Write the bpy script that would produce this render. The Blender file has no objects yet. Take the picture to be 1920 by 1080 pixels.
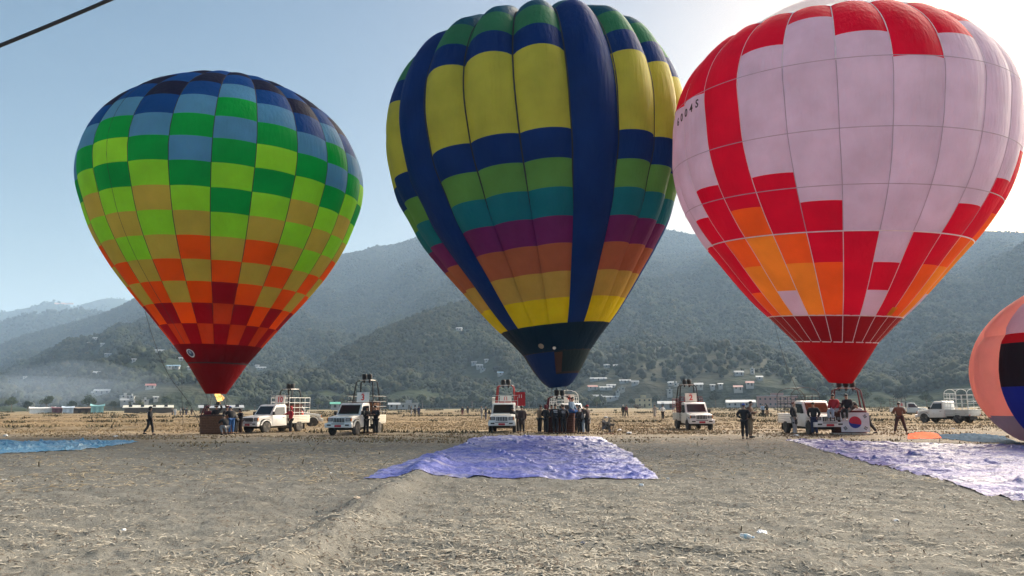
import bpy, bmesh, math, random
import numpy as np
from mathutils import Vector, Matrix, Euler
from mathutils.bvhtree import BVHTree

random.seed(7)
RNG = np.random.default_rng(11)
sc = bpy.context.scene
COL = sc.collection
R = math.radians

# ------------------------------------------------------------------ camera
FPX, CX, CY, CAMH = 1450.0, 960.0, 540.0, 1.6
PITCH = math.atan(222 / FPX)
ROLL = R(0.3)
cam_d = bpy.data.cameras.new("camera")
cam = bpy.data.objects.new("camera", cam_d)
COL.objects.link(cam)
cam_d.sensor_width = 36.0
cam_d.lens = 36.0 * FPX / 1920.0
cam_d.clip_start = 0.05
cam_d.clip_end = 60000
cam.matrix_world = (Matrix.Translation((0, 0, CAMH)) @ Matrix.Rotation(R(90) + PITCH, 4, 'X')
                    @ Matrix.Rotation(-ROLL, 4, 'Z'))
sc.camera = cam

# ------------------------------------------------------------------ light
SUN_AZ, SUN_EL = R(46), R(17)          # to the right of the view, above the ridge
world = bpy.data.worlds.new("World")
sc.world = world
world.use_nodes = True
wn = world.node_tree.nodes
wl = world.node_tree.links
sky = wn.new("ShaderNodeTexSky")
sky.sky_type = 'NISHITA'
sky.sun_disc = False
sky.sun_elevation = SUN_EL
sky.sun_rotation = SUN_AZ
sky.altitude = 800
sky.air_density = 1.0
sky.dust_density = 6.0
sky.ozone_density = 1.0
wn["Background"].inputs["Strength"].default_value = 0.05
gm = wn.new("ShaderNodeGamma")          # lowers the contrast of the sky colour and its glow
gm.inputs[1].default_value = 0.88
wl.new(sky.outputs[0], gm.inputs[0])
hs = wn.new("ShaderNodeHueSaturation"); hs.inputs['Saturation'].default_value = 1.55
wl.new(gm.outputs[0], hs.inputs['Color'])
sky_tint = wn.new("ShaderNodeVectorMath"); sky_tint.operation = 'MULTIPLY'; sky_tint.inputs[1].default_value = (.80, .735, .665)   # warms the sky colour and dims the sky's light
wl.new(hs.outputs[0], sky_tint.inputs[0])
wl.new(sky_tint.outputs[0], wn["Background"].inputs["Color"])
sun_d = bpy.data.lights.new("sun", 'SUN')
sun = bpy.data.objects.new("sun", sun_d)
COL.objects.link(sun)
sun_d.energy = 5.0
sun_d.angle = R(80)
sun_d.color = (1.0, 0.88, 0.72)
sv = Vector((math.sin(SUN_AZ) * math.cos(SUN_EL), math.cos(SUN_AZ) * math.cos(SUN_EL), math.sin(SUN_EL)))
sun.rotation_euler = sv.to_track_quat('Z', 'Y').to_euler()
sun.location = (60, 80, 60)
vs = sc.view_settings
vs.view_transform = 'Standard'
vs.look = 'None'
vs.exposure = 2.25
vs.gamma = 1.0
vs.use_curve_mapping = False
cy = sc.cycles
cy.use_denoising = True
cy.max_bounces = 10
cy.diffuse_bounces = 6
cy.glossy_bounces = 2
cy.transmission_bounces = 6
cy.volume_bounces = 1
cy.transparent_max_bounces = 8
cy.caustics_reflective = False
cy.caustics_refractive = False

# ------------------------------------------------------------------ geometry of the view
def ray(x, y):
    u = (x - CX) / FPX
    v = -(y - CY) / FPX
    c, s = math.cos(ROLL), math.sin(ROLL)
    u, v = u * c + v * s, -u * s + v * c
    d = Vector((u, math.cos(PITCH) - v * math.sin(PITCH), math.sin(PITCH) + v * math.cos(PITCH)))
    return d.normalized()

def at(x, y, Y):
    """world point on the sight line of photo pixel (x, y) at forward distance Y"""
    d = ray(x, y)
    return Vector((0, 0, CAMH)) + d * (Y / d.y)

def gnd(x, y, z=0.0):
    d = ray(x, y)
    return Vector((0, 0, CAMH)) + d * ((z - CAMH) / d.z)

def gx(x, Y):
    """ground point seen in photo column x at forward distance Y"""
    y = 762.0
    for _ in range(4):
        p = at(x, y, Y)
        y += p.z * FPX / Y
    return Vector((p.x, Y, 0.0))

# ------------------------------------------------------------------ noise (numpy)
_perm = np.random.default_rng(5).random((256, 256))
def vnoise(x, y, seed=0):
    x = np.asarray(x, float) + seed * 17.31
    y = np.asarray(y, float) + seed * 9.77
    xi = np.floor(x).astype(int); yi = np.floor(y).astype(int)
    fx = x - xi; fy = y - yi
    fx = fx * fx * (3 - 2 * fx); fy = fy * fy * (3 - 2 * fy)
    a = _perm[xi % 256, yi % 256]; b = _perm[(xi + 1) % 256, yi % 256]
    c = _perm[xi % 256, (yi + 1) % 256]; d = _perm[(xi + 1) % 256, (yi + 1) % 256]
    return (a * (1 - fx) + b * fx) * (1 - fy) + (c * (1 - fx) + d * fx) * fy
def fbm(x, y, oct=4, seed=0):
    s = 0; a = 1; n = 0
    x = np.asarray(x, float); y = np.asarray(y, float)
    for i in range(oct):
        s = s + a * (vnoise(x * 2**i, y * 2**i, seed + i) - .5); n += a; a *= .5
    return s / n * 2

# ------------------------------------------------------------------ object helpers
def link(o, parent=None):
    COL.objects.link(o)
    if parent is not None:
        o.parent = parent
    return o

def tag(o, label=None, cat=None, group=None, kind=None):
    if label: o['label'] = label
    if cat: o['category'] = cat
    if group: o['group'] = group
    if kind: o['kind'] = kind
    return o

def empty(name, loc, rz=0.0, label=None, cat=None, group=None):
    o = bpy.data.objects.new(name, None)
    o.empty_display_size = 0.3
    o.location = loc
    o.rotation_euler = (0, 0, rz)
    link(o)
    return tag(o, label, cat, group)

class MB:
    """collects shapes into one mesh"""
    def __init__(s):
        s.v = []; s.f = []; s.m = []
    def add(s, vs_, fs, mi=0):
        b = len(s.v)
        s.v += [tuple(p) for p in vs_]
        for f in fs:
            s.f.append(tuple(b + i for i in f)); s.m.append(mi)
        return s
    def box(s, x0, x1, y0, y1, z0, z1, mi=0, M=None, taper=None):
        P = [(x0, y0, z0), (x1, y0, z0), (x1, y1, z0), (x0, y1, z0), (x0, y0, z1), (x1, y0, z1), (x1, y1, z1), (x0, y1, z1)]
        if taper:
            cx, cy_ = (x0 + x1) / 2, (y0 + y1) / 2
            P = P[:4] + [(cx + (p[0] - cx) * taper, cy_ + (p[1] - cy_) * taper, p[2]) for p in P[4:]]
        if M is not None: P = [M @ Vector(p) for p in P]
        return s.add(P, [(0, 3, 2, 1), (4, 5, 6, 7), (0, 1, 5, 4), (1, 2, 6, 5), (2, 3, 7, 6), (3, 0, 4, 7)], mi)
    def tube(s, pts, r, n=6, mi=0, cap=True, closed=False):
        pts = [Vector(p) for p in pts]
        rs = r if hasattr(r, '__len__') else [r] * len(pts)
        rings = []
        up = Vector((0, 0, 1))
        N = len(pts)
        for i, p in enumerate(pts):
            if closed: t = pts[(i + 1) % N] - pts[i - 1]
            else: t = pts[min(i + 1, N - 1)] - pts[max(i - 1, 0)]
            t.normalize()
            a = t.cross(up)
            if a.length < 1e-3: a = t.cross(Vector((1, 0, 0)))
            a.normalize(); b = t.cross(a)
            rings.append([p + (a * math.cos(2 * math.pi * k / n) + b * math.sin(2 * math.pi * k / n)) * rs[i] for k in range(n)])
        vs_ = [q for rg in rings for q in rg]
        fs = []
        for i in range(N if closed else N - 1):
            j = (i + 1) % N
            for k in range(n):
                k2 = (k + 1) % n
                fs.append((i * n + k, j * n + k, j * n + k2, i * n + k2))
        if cap and not closed:
            fs.append(tuple(range(n))); fs.append(tuple((N - 1) * n + k for k in reversed(range(n))))
        return s.add(vs_, fs, mi)
    def lathe(s, prof, n=16, mi=0, M=None, cap=True):
        """prof: (r, z) list, axis z"""
        vs_ = []
        for r, z in prof:
            for k in range(n):
                p = Vector((r * math.cos(2 * math.pi * k / n), r * math.sin(2 * math.pi * k / n), z))
                vs_.append(M @ p if M is not None else p)
        fs = []
        for i in range(len(prof) - 1):
            for k in range(n):
                k2 = (k + 1) % n
                fs.append((i * n + k, i * n + k2, (i + 1) * n + k2, (i + 1) * n + k))
        if cap:
            fs.append(tuple(reversed(range(n)))); fs.append(tuple((len(prof) - 1) * n + k for k in range(n)))
        return s.add(vs_, fs, mi)
    def prism(s, poly, axis, a0, a1, mi=0):
        """poly: 2-D points extruded along axis ('x': poly is (y,z))"""
        n = len(poly)
        mk = (lambda p, a: (a, p[0], p[1])) if axis == 'x' else (lambda p, a: (p[0], a, p[1])) if axis == 'y' else (lambda p, a: (p[0], p[1], a))
        vs_ = [mk(p, a0) for p in poly] + [mk(p, a1) for p in poly]
        fs = [tuple(range(n)), tuple(reversed(range(n, 2 * n)))] + [(i, i + n, (i + 1) % n + n, (i + 1) % n) for i in range(n)]
        return s.add(vs_, fs, mi)
    def mesh(s, name, mats, smooth=False, bevel=0.0, seg=2, recalc=True):
        me = bpy.data.meshes.new(name)
        me.from_pydata(s.v, [], s.f)
        if not hasattr(mats, '__len__'): mats = [mats]
        for m in mats: me.materials.append(m)
        me.polygons.foreach_set('material_index', s.m)
        if bevel > 0 or recalc:
            bm = bmesh.new(); bm.from_mesh(me)
            if recalc: bmesh.ops.recalc_face_normals(bm, faces=bm.faces)
            if bevel > 0:
                es = [e for e in bm.edges if len(e.link_faces) == 2 and e.calc_face_angle(0) > 0.5]
                bmesh.ops.bevel(bm, geom=es, offset=bevel, segments=seg, affect='EDGES', profile=0.6, clamp_overlap=True)
            bm.to_mesh(me); bm.free()
        if smooth:
            me.polygons.foreach_set('use_smooth', [True] * len(me.polygons))
            if bevel > 0 or smooth == 'auto':
                try: me.set_sharp_from_angle(angle=R(38))
                except Exception: pass
        me.update()
        return me
    def build(s, name, mats, parent=None, smooth=False, bevel=0.0, seg=2, **kw):
        return mesh_obj(name, s.mesh(name, mats, smooth, bevel, seg), parent, **kw)

def mesh_obj(name, me, parent=None, loc=None, rot=None, label=None):
    o = bpy.data.objects.new(name, me)
    link(o, parent)
    if loc is not None: o.location = loc
    if rot is not None: o.rotation_euler = rot
    if label: o['label'] = label
    return o

def grid_mesh(name, V, mat, smooth=True, wrap=False, flip=False):
    """V: (rows, cols, 3) array"""
    n, m = V.shape[:2]
    me = bpy.data.meshes.new(name)
    idx = np.arange(n * m).reshape(n, m)
    a = idx[:-1, :-1]; b = idx[:-1, 1:]; c = idx[1:, 1:]; d = idx[1:, :-1]
    q = np.stack([a, b, c, d] if not flip else [a, d, c, b], -1).reshape(-1, 4)
    if wrap:
        a = idx[:-1, -1]; b = idx[:-1, 0]; c = idx[1:, 0]; d = idx[1:, -1]
        q = np.vstack([q, np.stack([a, b, c, d] if not flip else [a, d, c, b], -1)])
    me.vertices.add(n * m); me.vertices.foreach_set('co', V.reshape(-1).astype(np.float32))
    me.loops.add(q.size); me.loops.foreach_set('vertex_index', q.reshape(-1).astype(np.int32))
    me.polygons.add(len(q)); me.polygons.foreach_set('loop_start', (np.arange(len(q)) * 4).astype(np.int32))
    me.polygons.foreach_set('use_smooth', np.full(len(q), smooth))
    me.materials.append(mat)
    me.update(calc_edges=True)
    return me

def tri_mesh(name, V, T, mat, smooth=False):
    me = bpy.data.meshes.new(name)
    me.vertices.add(len(V)); me.vertices.foreach_set('co', np.asarray(V, np.float32).reshape(-1))
    T = np.asarray(T, np.int32)
    k = T.shape[1]
    me.loops.add(T.size); me.loops.foreach_set('vertex_index', T.reshape(-1))
    me.polygons.add(len(T)); me.polygons.foreach_set('loop_start', (np.arange(len(T)) * k).astype(np.int32))
    if smooth: me.polygons.foreach_set('use_smooth', np.full(len(T), True))
    me.materials.append(mat)
    me.update(calc_edges=True)
    return me

# ------------------------------------------------------------------ materials
def nodes(m):
    m.use_nodes = True
    nt = m.node_tree
    return nt, nt.nodes, nt.links, nt.nodes["Principled BSDF"]

_mc = {}
def mat(name, col, rough=0.7, metal=0.0, var=0.12, scale=3.0, bump=0.0, bscale=40.0, emit=0.0, spec=0.5, dirt=None, coat=0.0):
    """plain procedural material: colour broken up by noise, optional bump, optional dirt colour in patches"""
    if name in _mc: return _mc[name]
    m = bpy.data.materials.new(name)
    nt, N, L, b = nodes(m)
    tc = N.new('ShaderNodeTexCoord')
    no = N.new('ShaderNodeTexNoise'); no.inputs['Scale'].default_value = scale; no.inputs['Detail'].default_value = 5
    L.new(tc.outputs['Object'], no.inputs['Vector'])
    mp = N.new('ShaderNodeMapRange'); mp.inputs[1].default_value = .3; mp.inputs[2].default_value = .7
    mp.inputs[3].default_value = 1 - var; mp.inputs[4].default_value = 1 + var
    L.new(no.outputs[0], mp.inputs[0])
    mx = N.new('ShaderNodeVectorMath'); mx.operation = 'SCALE'
    mx.inputs[0].default_value = col
    L.new(mp.outputs[0], mx.inputs['Scale'])
    out = mx.outputs[0]
    if dirt:
        n2 = N.new('ShaderNodeTexNoise'); n2.inputs['Scale'].default_value = dirt[2]; n2.inputs['Detail'].default_value = 6
        L.new(tc.outputs['Object'], n2.inputs['Vector'])
        rr = N.new('ShaderNodeMapRange'); rr.inputs[1].default_value = .5; rr.inputs[2].default_value = .72
        rr.inputs[3].default_value = 0; rr.inputs[4].default_value = dirt[1]
        L.new(n2.outputs[0], rr.inputs[0])
        mm = N.new('ShaderNodeMix'); mm.data_type = 'RGBA'
        L.new(rr.outputs[0], mm.inputs[0]); L.new(out, mm.inputs[6]); mm.inputs[7].default_value = (*dirt[0], 1)
        out = mm.outputs[2]
    L.new(out, b.inputs['Base Color'])
    b.inputs['Roughness'].default_value = rough
    b.inputs['Metallic'].default_value = metal
    b.inputs['Specular IOR Level'].default_value = spec
    if coat: b.inputs['Coat Weight'].default_value = coat
    if emit:
        b.inputs['Emission Color'].default_value = (*col, 1); b.inputs['Emission Strength'].default_value = emit
    if bump:
        n3 = N.new('ShaderNodeTexNoise'); n3.inputs['Scale'].default_value = bscale; n3.inputs['Detail'].default_value = 4
        L.new(tc.outputs['Object'], n3.inputs['Vector'])
        bp = N.new('ShaderNodeBump'); bp.inputs['Strength'].default_value = bump; bp.inputs['Distance'].default_value = .02
        L.new(n3.outputs[0], bp.inputs['Height']); L.new(bp.outputs[0], b.inputs['Normal'])
    _mc[name] = m
    return m

def fabric(name, col, trans=0.6, wr=0.55):
    """thin coated balloon nylon: diffuse plus light coming through the cloth, faint vertical wrinkles"""
    if name in _mc: return _mc[name]
    m = bpy.data.materials.new(name)
    nt, N, L, b = nodes(m)
    tc = N.new('ShaderNodeTexCoord')
    mpg = N.new('ShaderNodeMapping'); mpg.inputs['Scale'].default_value = (1, 1, .13)
    L.new(tc.outputs['Object'], mpg.inputs[0])
    no = N.new('ShaderNodeTexNoise'); no.inputs['Scale'].default_value = 5.0; no.inputs['Detail'].default_value = 7
    L.new(mpg.outputs[0], no.inputs['Vector'])
    n2 = N.new('ShaderNodeTexNoise'); n2.inputs['Scale'].default_value = .6; n2.inputs['Detail'].default_value = 4
    L.new(tc.outputs['Object'], n2.inputs['Vector'])
    mr = N.new('ShaderNodeMapRange'); mr.inputs[1].default_value = .3; mr.inputs[2].default_value = .7
    mr.inputs[3].default_value = .88; mr.inputs[4].default_value = 1.1
    L.new(n2.outputs[0], mr.inputs[0])
    vm = N.new('ShaderNodeVectorMath'); vm.operation = 'SCALE'; vm.inputs[0].default_value = col
    L.new(mr.outputs[0], vm.inputs['Scale'])
    bp = N.new('ShaderNodeBump'); bp.inputs['Strength'].default_value = wr; bp.inputs['Distance'].default_value = .10
    L.new(no.outputs[0], bp.inputs['Height'])
    tr = N.new('ShaderNodeBsdfTranslucent')
    L.new(vm.outputs[0], tr.inputs['Color']); L.new(bp.outputs[0], tr.inputs['Normal'])
    L.new(vm.outputs[0], b.inputs['Base Color']); L.new(bp.outputs[0], b.inputs['Normal'])
    b.inputs['Roughness'].default_value = .5
    b.inputs['Specular IOR Level'].default_value = .12
    mx = N.new('ShaderNodeMixShader'); mx.inputs[0].default_value = trans
    L.new(b.outputs[0], mx.inputs[1]); L.new(tr.outputs[0], mx.inputs[2])
    L.new(mx.outputs[0], N['Material Output'].inputs['Surface'])
    _mc[name] = m
    return m
# =================================================================== THE SETTING
BUND = [gnd(300, 1160), gnd(480, 1075), gnd(560, 1035), gnd(640, 990), gnd(700, 945), gnd(760, 912), gnd(800, 885), gnd(835, 862)]
FAR_BUNDS = [(62, -60, -14, .22), (84, -80, -8, .25), (118, -110, 60, .3), (72, 2, 80, .18), (150, -150, 150, .35), (98, 15, 120, .28), (210, -220, 220, .4), (47.5, -16, -2, .1), (300, -300, 300, .5)]
def seg_dist(x, y, a, b):
    dx, dy = b[0] - a[0], b[1] - a[1]
    t = np.clip(((x - a[0]) * dx + (y - a[1]) * dy) / (dx * dx + dy * dy), 0, 1)
    return np.hypot(x - a[0] - t * dx, y - a[1] - t * dy)
def gh(x, y):
    """height of the field"""
    x = np.asarray(x, float); y = np.asarray(y, float)
    r = np.hypot(x, y)
    h = .075 * fbm(x / 2.2, y / 1.7, 4, 3) + .06 * fbm(x / .42, y / .30, 3, 9) * np.clip(1.3 - r / 60, 0, 1)
    h = h + .02 * fbm(x / .09, y / .07, 2, 21) * np.clip(1.2 - r / 25, 0, 1)
    wob = .15 * fbm(x / 1.5, y / 1.5, 2, 31)
    d = np.full(x.shape, 99.0)
    for a, b in zip(BUND[:-1], BUND[1:]):
        d = np.minimum(d, seg_dist(x, y, a, b))
    h = h + .19 * np.exp(-((d + wob) / .34) ** 2) * (y < 22)
    for (yy, x0, x1, hh) in FAR_BUNDS:
        yc = yy + 1.8 * fbm(x / 14, x * 0 + yy, 2, 41)
        w = 1 / (1 + np.exp(-(x - x0) / 2)) / (1 + np.exp((x - x1) / 2))
        h = h + hh * np.exp(-((y - yc) / (.5 + yy * .004)) ** 2) * w
    return h * np.clip(1.5 - r / 900, 0, 1) - .02
def gz(x, y): return float(gh(np.array([x]), np.array([y]))[0])

def soil_material():
    m = bpy.data.materials.new("field soil")
    nt, N, L, b = nodes(m)
    geo = N.new('ShaderNodeNewGeometry')
    sep = N.new('ShaderNodeSeparateXYZ'); L.new(geo.outputs['Position'], sep.inputs[0])
    def noise(sc_, det=6, vec=None, rough=.6):
        n = N.new('ShaderNodeTexNoise'); n.inputs['Scale'].default_value = sc_; n.inputs['Detail'].default_value = det
        n.inputs['Roughness'].default_value = rough
        L.new(vec or geo.outputs['Position'], n.inputs['Vector']); return n.outputs[0]
    def rng(s, a, b_, c=0., d=1.):
        n = N.new('ShaderNodeMapRange'); n.inputs[1].default_value = a; n.inputs[2].default_value = b_
        n.inputs[3].default_value = c; n.inputs[4].default_value = d; L.new(s, n.inputs[0]); return n.outputs[0]
    def mix(f, a, b_):
        n = N.new('ShaderNodeMix'); n.data_type = 'RGBA'
        if isinstance(f, float): n.inputs[0].default_value = f
        else: L.new(f, n.inputs[0])
        for k, v in ((6, a), (7, b_)):
            if isinstance(v, tuple): n.inputs[k].default_value = (*v, 1)
            else: L.new(v, n.inputs[k])
        return n.outputs[2]
    def math_(op, a, b_=0.):
        n = N.new('ShaderNodeMath'); n.operation = op
        for k, v in ((0, a), (1, b_)):
            if isinstance(v, float): n.inputs[k].default_value = v
            else: L.new(v, n.inputs[k])
        return n.outputs[0]
    big = noise(.35); mid = noise(2.6); fine = noise(22., 8); vf = noise(90., 3)
    soil = mix(rng(big, .38, .62), (.19, .183, .163), (.245, .235, .204))
    soil = mix(rng(mid, .42, .68), soil, (.155, .146, .124))
    soil = mix(rng(fine, .52, .70, 0, .75), soil, (.31, .29, .24))
    soil = mix(rng(vf, .60, .68, 0, .6), soil, (.09, .083, .07))
    # dry stubble further out
    mp = N.new('ShaderNodeMapping'); mp.inputs['Scale'].default_value = (.035, .22, 1)
    L.new(geo.outputs['Position'], mp.inputs[0])
    band = noise(1.0, 6, mp.outputs[0])
    mp2 = N.new('ShaderNodeMapping'); mp2.inputs['Scale'].default_value = (.5, 1.6, 1)
    L.new(geo.outputs['Position'], mp2.inputs[0])
    tuft = noise(1.6, 7, mp2.outputs[0], .75)
    dry = mix(rng(band, .36, .64), (.25, .172, .09), (.16, .115, .066))
    dry = mix(rng(tuft, .45, .6, 0, .7), dry, (.31, .23, .13))
    dry = mix(rng(tuft, .50, .36, 0, .8), dry, (.09, .066, .045))
    # far fields fade to olive brown
    dry = mix(rng(sep.outputs[1], 130., 420.), dry, (.20, .165, .095))
    edge = math_('ADD', sep.outputs[1], rng(noise(.12, 5), .25, .75, -13., 13.))
    f = rng(edge, 33., 64.)
    soil2 = mix(rng(edge, 26., 46., 0, .3), soil, (.18, .148, .10))
    allc = mix(f, soil2, dry)
    L.new(allc, b.inputs['Base Color'])
    b.inputs['Roughness'].default_value = .95
    b.inputs['Specular IOR Level'].default_value = .15
    bh = math_('ADD', math_('MULTIPLY', fine, .5), math_('MULTIPLY', mid, .8))
    bh = math_('ADD', bh, math_('MULTIPLY', vf, .25))
    bp = N.new('ShaderNodeBump'); bp.inputs['Strength'].default_value = .9; bp.inputs['Distance'].default_value = .05
    L.new(bh, bp.inputs['Height']); L.new(bp.outputs[0], b.inputs['Normal'])
    return m

# ground: one polar sheet, fine in the view, reaching past the foot of the hills
az = np.concatenate([np.linspace(-180, -46, 24)[:-1], np.linspace(-46, 46, 720), np.linspace(46, 180, 24)[1:]])
rr = np.concatenate([[.3, 1.2], np.geomspace(3.0, 60, 330), np.geomspace(60.6, 420, 190)[0:], np.geomspace(430, 9000, 26)])
A, RRR = np.meshgrid(np.radians(az), rr)
gxx, gyy = np.sin(A) * RRR, np.cos(A) * RRR
gzz = gh(gxx, gyy)
me = grid_mesh("ground", np.stack([gxx, gyy, gzz], -1), soil_material(), flip=False)
ground = mesh_obj("ground", me); tag(ground, kind='structure')

# ------------------------------------------------------------------ hills
def az_el(px, py):
    d = ray(px, py)
    return math.atan2(d.x, d.y), d.z / math.hypot(d.x, d.y)
class Hill:
    def __init__(s, name, pts, foot, dist, col, rough=1.0, px=None, seed=0, back=1.35, steps=110, cut=4.0, dens=1.0, sink=6.0):
        s.name = name; s.seed = seed; s.rough = rough; s.sink = sink
        ae = sorted(az_el(*p[:2]) for p in pts)
        s.A = np.array([a for a, e in ae]); s.E = np.array([e for a, e in ae])
        s.foot = foot; s.dist = dist; s.dens = dens
        n = px or int((s.A[-1] - s.A[0]) / .0026)
        s.az = np.linspace(s.A[0], s.A[-1], n)
        s.t = np.concatenate([np.linspace(0, 1, steps), np.linspace(1.02, back, 10)])
        AA, TT = np.meshgrid(s.az, s.t)
        V = s.surf(AA, TT)
        s.V = V
        s.clear = s.clearing(V[..., 0], V[..., 1], TT)
        s.me = grid_mesh(s.name, V, col, flip=False)
        at_ = s.me.attributes.new("clear", 'FLOAT', 'POINT')
        at_.data.foreach_set('value', s.clear.reshape(-1).astype(np.float32))
        s.ob = mesh_obj(s.name, s.me); tag(s.ob, kind='structure')
        n_, m_ = V.shape[:2]
        idx = np.arange(n_ * m_).reshape(n_, m_)
        s.polys = np.stack([idx[:-1, :-1], idx[:-1, 1:], idx[1:, 1:], idx[1:, :-1]], -1).reshape(-1, 4)
    def f(s, az): return s.foot(az) if callable(s.foot) else np.full(np.shape(az), float(s.foot))
    def d(s, az): return s.dist(az) if callable(s.dist) else np.full(np.shape(az), float(s.dist))
    def surf(s, az, t):
        D = s.d(az); Fd = s.f(az)
        r = Fd + (D - Fd) * t
        E = np.interp(az, s.A, s.E)
        zr = np.maximum(CAMH + D * E - s.sink, 1.0)
        g = np.where(t <= 1, .62 * t + .38 * t * t, 1 - (t - 1) * .9)
        win = np.sin(np.pi * np.clip(t, 0, 1)) ** .8
        x, y = np.sin(az) * r, np.cos(az) * r
        k = s.rough
        gul = np.abs(fbm(az * D / 480, t * 1.3 + az * 3, 4, 50 + s.seed))
        z = zr * g + win * k * (90 * fbm(x / 620, y / 620, 4, 60 + s.seed) - 150 * (.33 - gul) + 14 * fbm(x / 110, y / 110, 3, 70 + s.seed))
        z = z + np.clip(t, 0, 1) * k * 5 * fbm(az * D / 60, t * 0 + 3, 3, 80 + s.seed)
        z = np.where(t < .02, -3.0, np.maximum(z, .5 + t * 12))
        return np.stack([x, y, z], -1)
    def clearing(s, x, y, t):
        c = fbm(x / 170, y / 110, 4, 90 + s.seed)
        low = np.clip(1 - t / .38, 0, 1)
        az_ = np.degrees(np.arctan2(x, y))
        w = np.interp(az_, [-40, -34, -30, -25, -21, -17, 0, 3.5, 6, 15, 18, 21, 40], [.1, .1, .75, 1, 1, .15, .1, .9, 1.0, .95, .5, .12, .1])
        low = low * w; c = c - (1 - w) * .22
        return np.clip((c * 2.0 + low * 1.15 - .55) * 2.2, 0, 1)
    def sample(s, n, tmax=1.06):
        az = RNG.uniform(s.az[0], s.az[-1], n)
        D, Fd = s.d(az), s.f(az)
        r = np.sqrt(RNG.uniform(0, 1, n) * ((Fd + (D - Fd) * tmax) ** 2 - Fd ** 2) + Fd ** 2)
        t = (r - Fd) / (D - Fd)
        P = s.surf(az, t)
        c = s.clearing(P[:, 0], P[:, 1], t)
        keep = RNG.uniform(0, 1, n) > c * .80
        keep &= t > .03
        return P[keep], c[keep]

def hill_material():
    m = bpy.data.materials.new("hillside undergrowth")
    nt, N, L, b = nodes(m)
    geo = N.new('ShaderNodeNewGeometry'); at_ = N.new('ShaderNodeAttribute'); at_.attribute_name = 'clear'
    sep = N.new('ShaderNodeSeparateXYZ'); L.new(geo.outputs['Position'], sep.inputs[0])
    n1 = N.new('ShaderNodeTexNoise'); n1.inputs['Scale'].default_value = .02; n1.inputs['Detail'].default_value = 8
    L.new(geo.outputs['Position'], n1.inputs['Vector'])
    r1 = N.new('ShaderNodeMapRange'); r1.inputs[1].default_value = .35; r1.inputs[2].default_value = .65; L.new(n1.outputs[0], r1.inputs[0])
    # terraces: contour steps on the open slopes
    wv = N.new('ShaderNodeMath'); wv.operation = 'MULTIPLY'; wv.inputs[1].default_value = .55
    L.new(sep.outputs[2], wv.inputs[0])
    fr = N.new('ShaderNodeMath'); fr.operation = 'FRACT'; L.new(wv.outputs[0], fr.inputs[0])
    ed = N.new('ShaderNodeMapRange'); ed.inputs[1].default_value = .0; ed.inputs[2].default_value = .35; ed.inputs[3].default_value = .55; ed.inputs[4].default_value = 1
    L.new(fr.outputs[0], ed.inputs[0])
    op = N.new('ShaderNodeMix'); op.data_type = 'RGBA'; L.new(r1.outputs[0], op.inputs[0])
    op.inputs[6].default_value = (.032, .041, .022, 1); op.inputs[7].default_value = (.062, .058, .037, 1)
    sc_ = N.new('ShaderNodeVectorMath'); sc_.operation = 'SCALE'; L.new(op.outputs[2], sc_.inputs[0]); L.new(ed.outputs[0], sc_.inputs['Scale'])
    mx = N.new('ShaderNodeMix'); mx.data_type = 'RGBA'
    L.new(at_.outputs['Fac'], mx.inputs[0]); mx.inputs[6].default_value = (.03, .042, .02, 1); L.new(sc_.outputs[0], mx.inputs[7])
    L.new(mx.outputs[2], b.inputs['Base Color']); b.inputs['Roughness'].default_value = 1; b.inputs['Specular IOR Level'].default_value = 0.1
    n2 = N.new('ShaderNodeTexNoise'); n2.inputs['Scale'].default_value = .12; n2.inputs['Detail'].default_value = 6
    L.new(geo.outputs['Position'], n2.inputs['Vector'])
    bp = N.new('ShaderNodeBump'); bp.inputs['Strength'].default_value = 1; bp.inputs['Distance'].default_value = 5
    L.new(n2.outputs[0], bp.inputs['Height']); L.new(bp.outputs[0], b.inputs['Normal'])
    return m
HM = hill_material()
main_pts = [(-1400, 700), (-700, 700), (-300, 700), (-100, 668), (0, 645), (40, 628), (80, 616), (110, 608), (150, 598), (185, 589), (215, 577), (251, 560), (300, 548), (400, 525), (520, 500), (620, 480),
            (655, 472), (680, 468), (700, 462), (707, 459), (716, 462), (740, 456), (760, 450), (775, 446), (850, 432), (1000, 424), (1150, 424), (1250, 428),
            (1268, 431), (1292, 437), (1400, 442), (1600, 438), (1780, 436), (1840, 435), (1880, 432), (1905, 434), (1925, 433), (2100, 424), (2500, 430), (3200, 470), (4200, 560)]
def main_dist(a): return np.interp(a, [-1.0, -.55, -.2, .3, .9, 1.4], [3000, 2800, 2900, 2700, 2700, 2600])
def main_foot(a): return np.interp(a, [-1.0, -.6, -.3, .0, .3, .6, 1.4], [620, 560, 560, 590, 560, 520, 520])
H_main = Hill("hills", main_pts, main_foot, main_dist, HM, 1.0, seed=0, steps=150)
sp_pts = [(430, 765), (480, 750), (540, 722), (600, 690), (640, 657), (700, 625), (730, 612), (760, 599), (800, 583), (830, 575), (870, 562), (905, 553), (950, 556), (1000, 585), (1050, 650), (1100, 730), (1130, 765)]
H_spur = Hill("hills", sp_pts, lambda a: np.interp(a, [-.35, .1], [600, 560]), lambda a: np.interp(a, [-.35, -.05, .1], [700, 1020, 820]), HM, .35, seed=3, steps=90, back=1.5)
mid_pts = [(-1200, 640), (-500, 620), (-200, 608), (0, 601), (21, 596), (45, 589), (75, 586), (100, 583), (130, 578), (165, 577), (200, 584), (260, 600), (400, 640), (600, 700)]
H_mid = Hill("hills", mid_pts, 2600, 3700, HM, .9, seed=5, steps=60)
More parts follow.
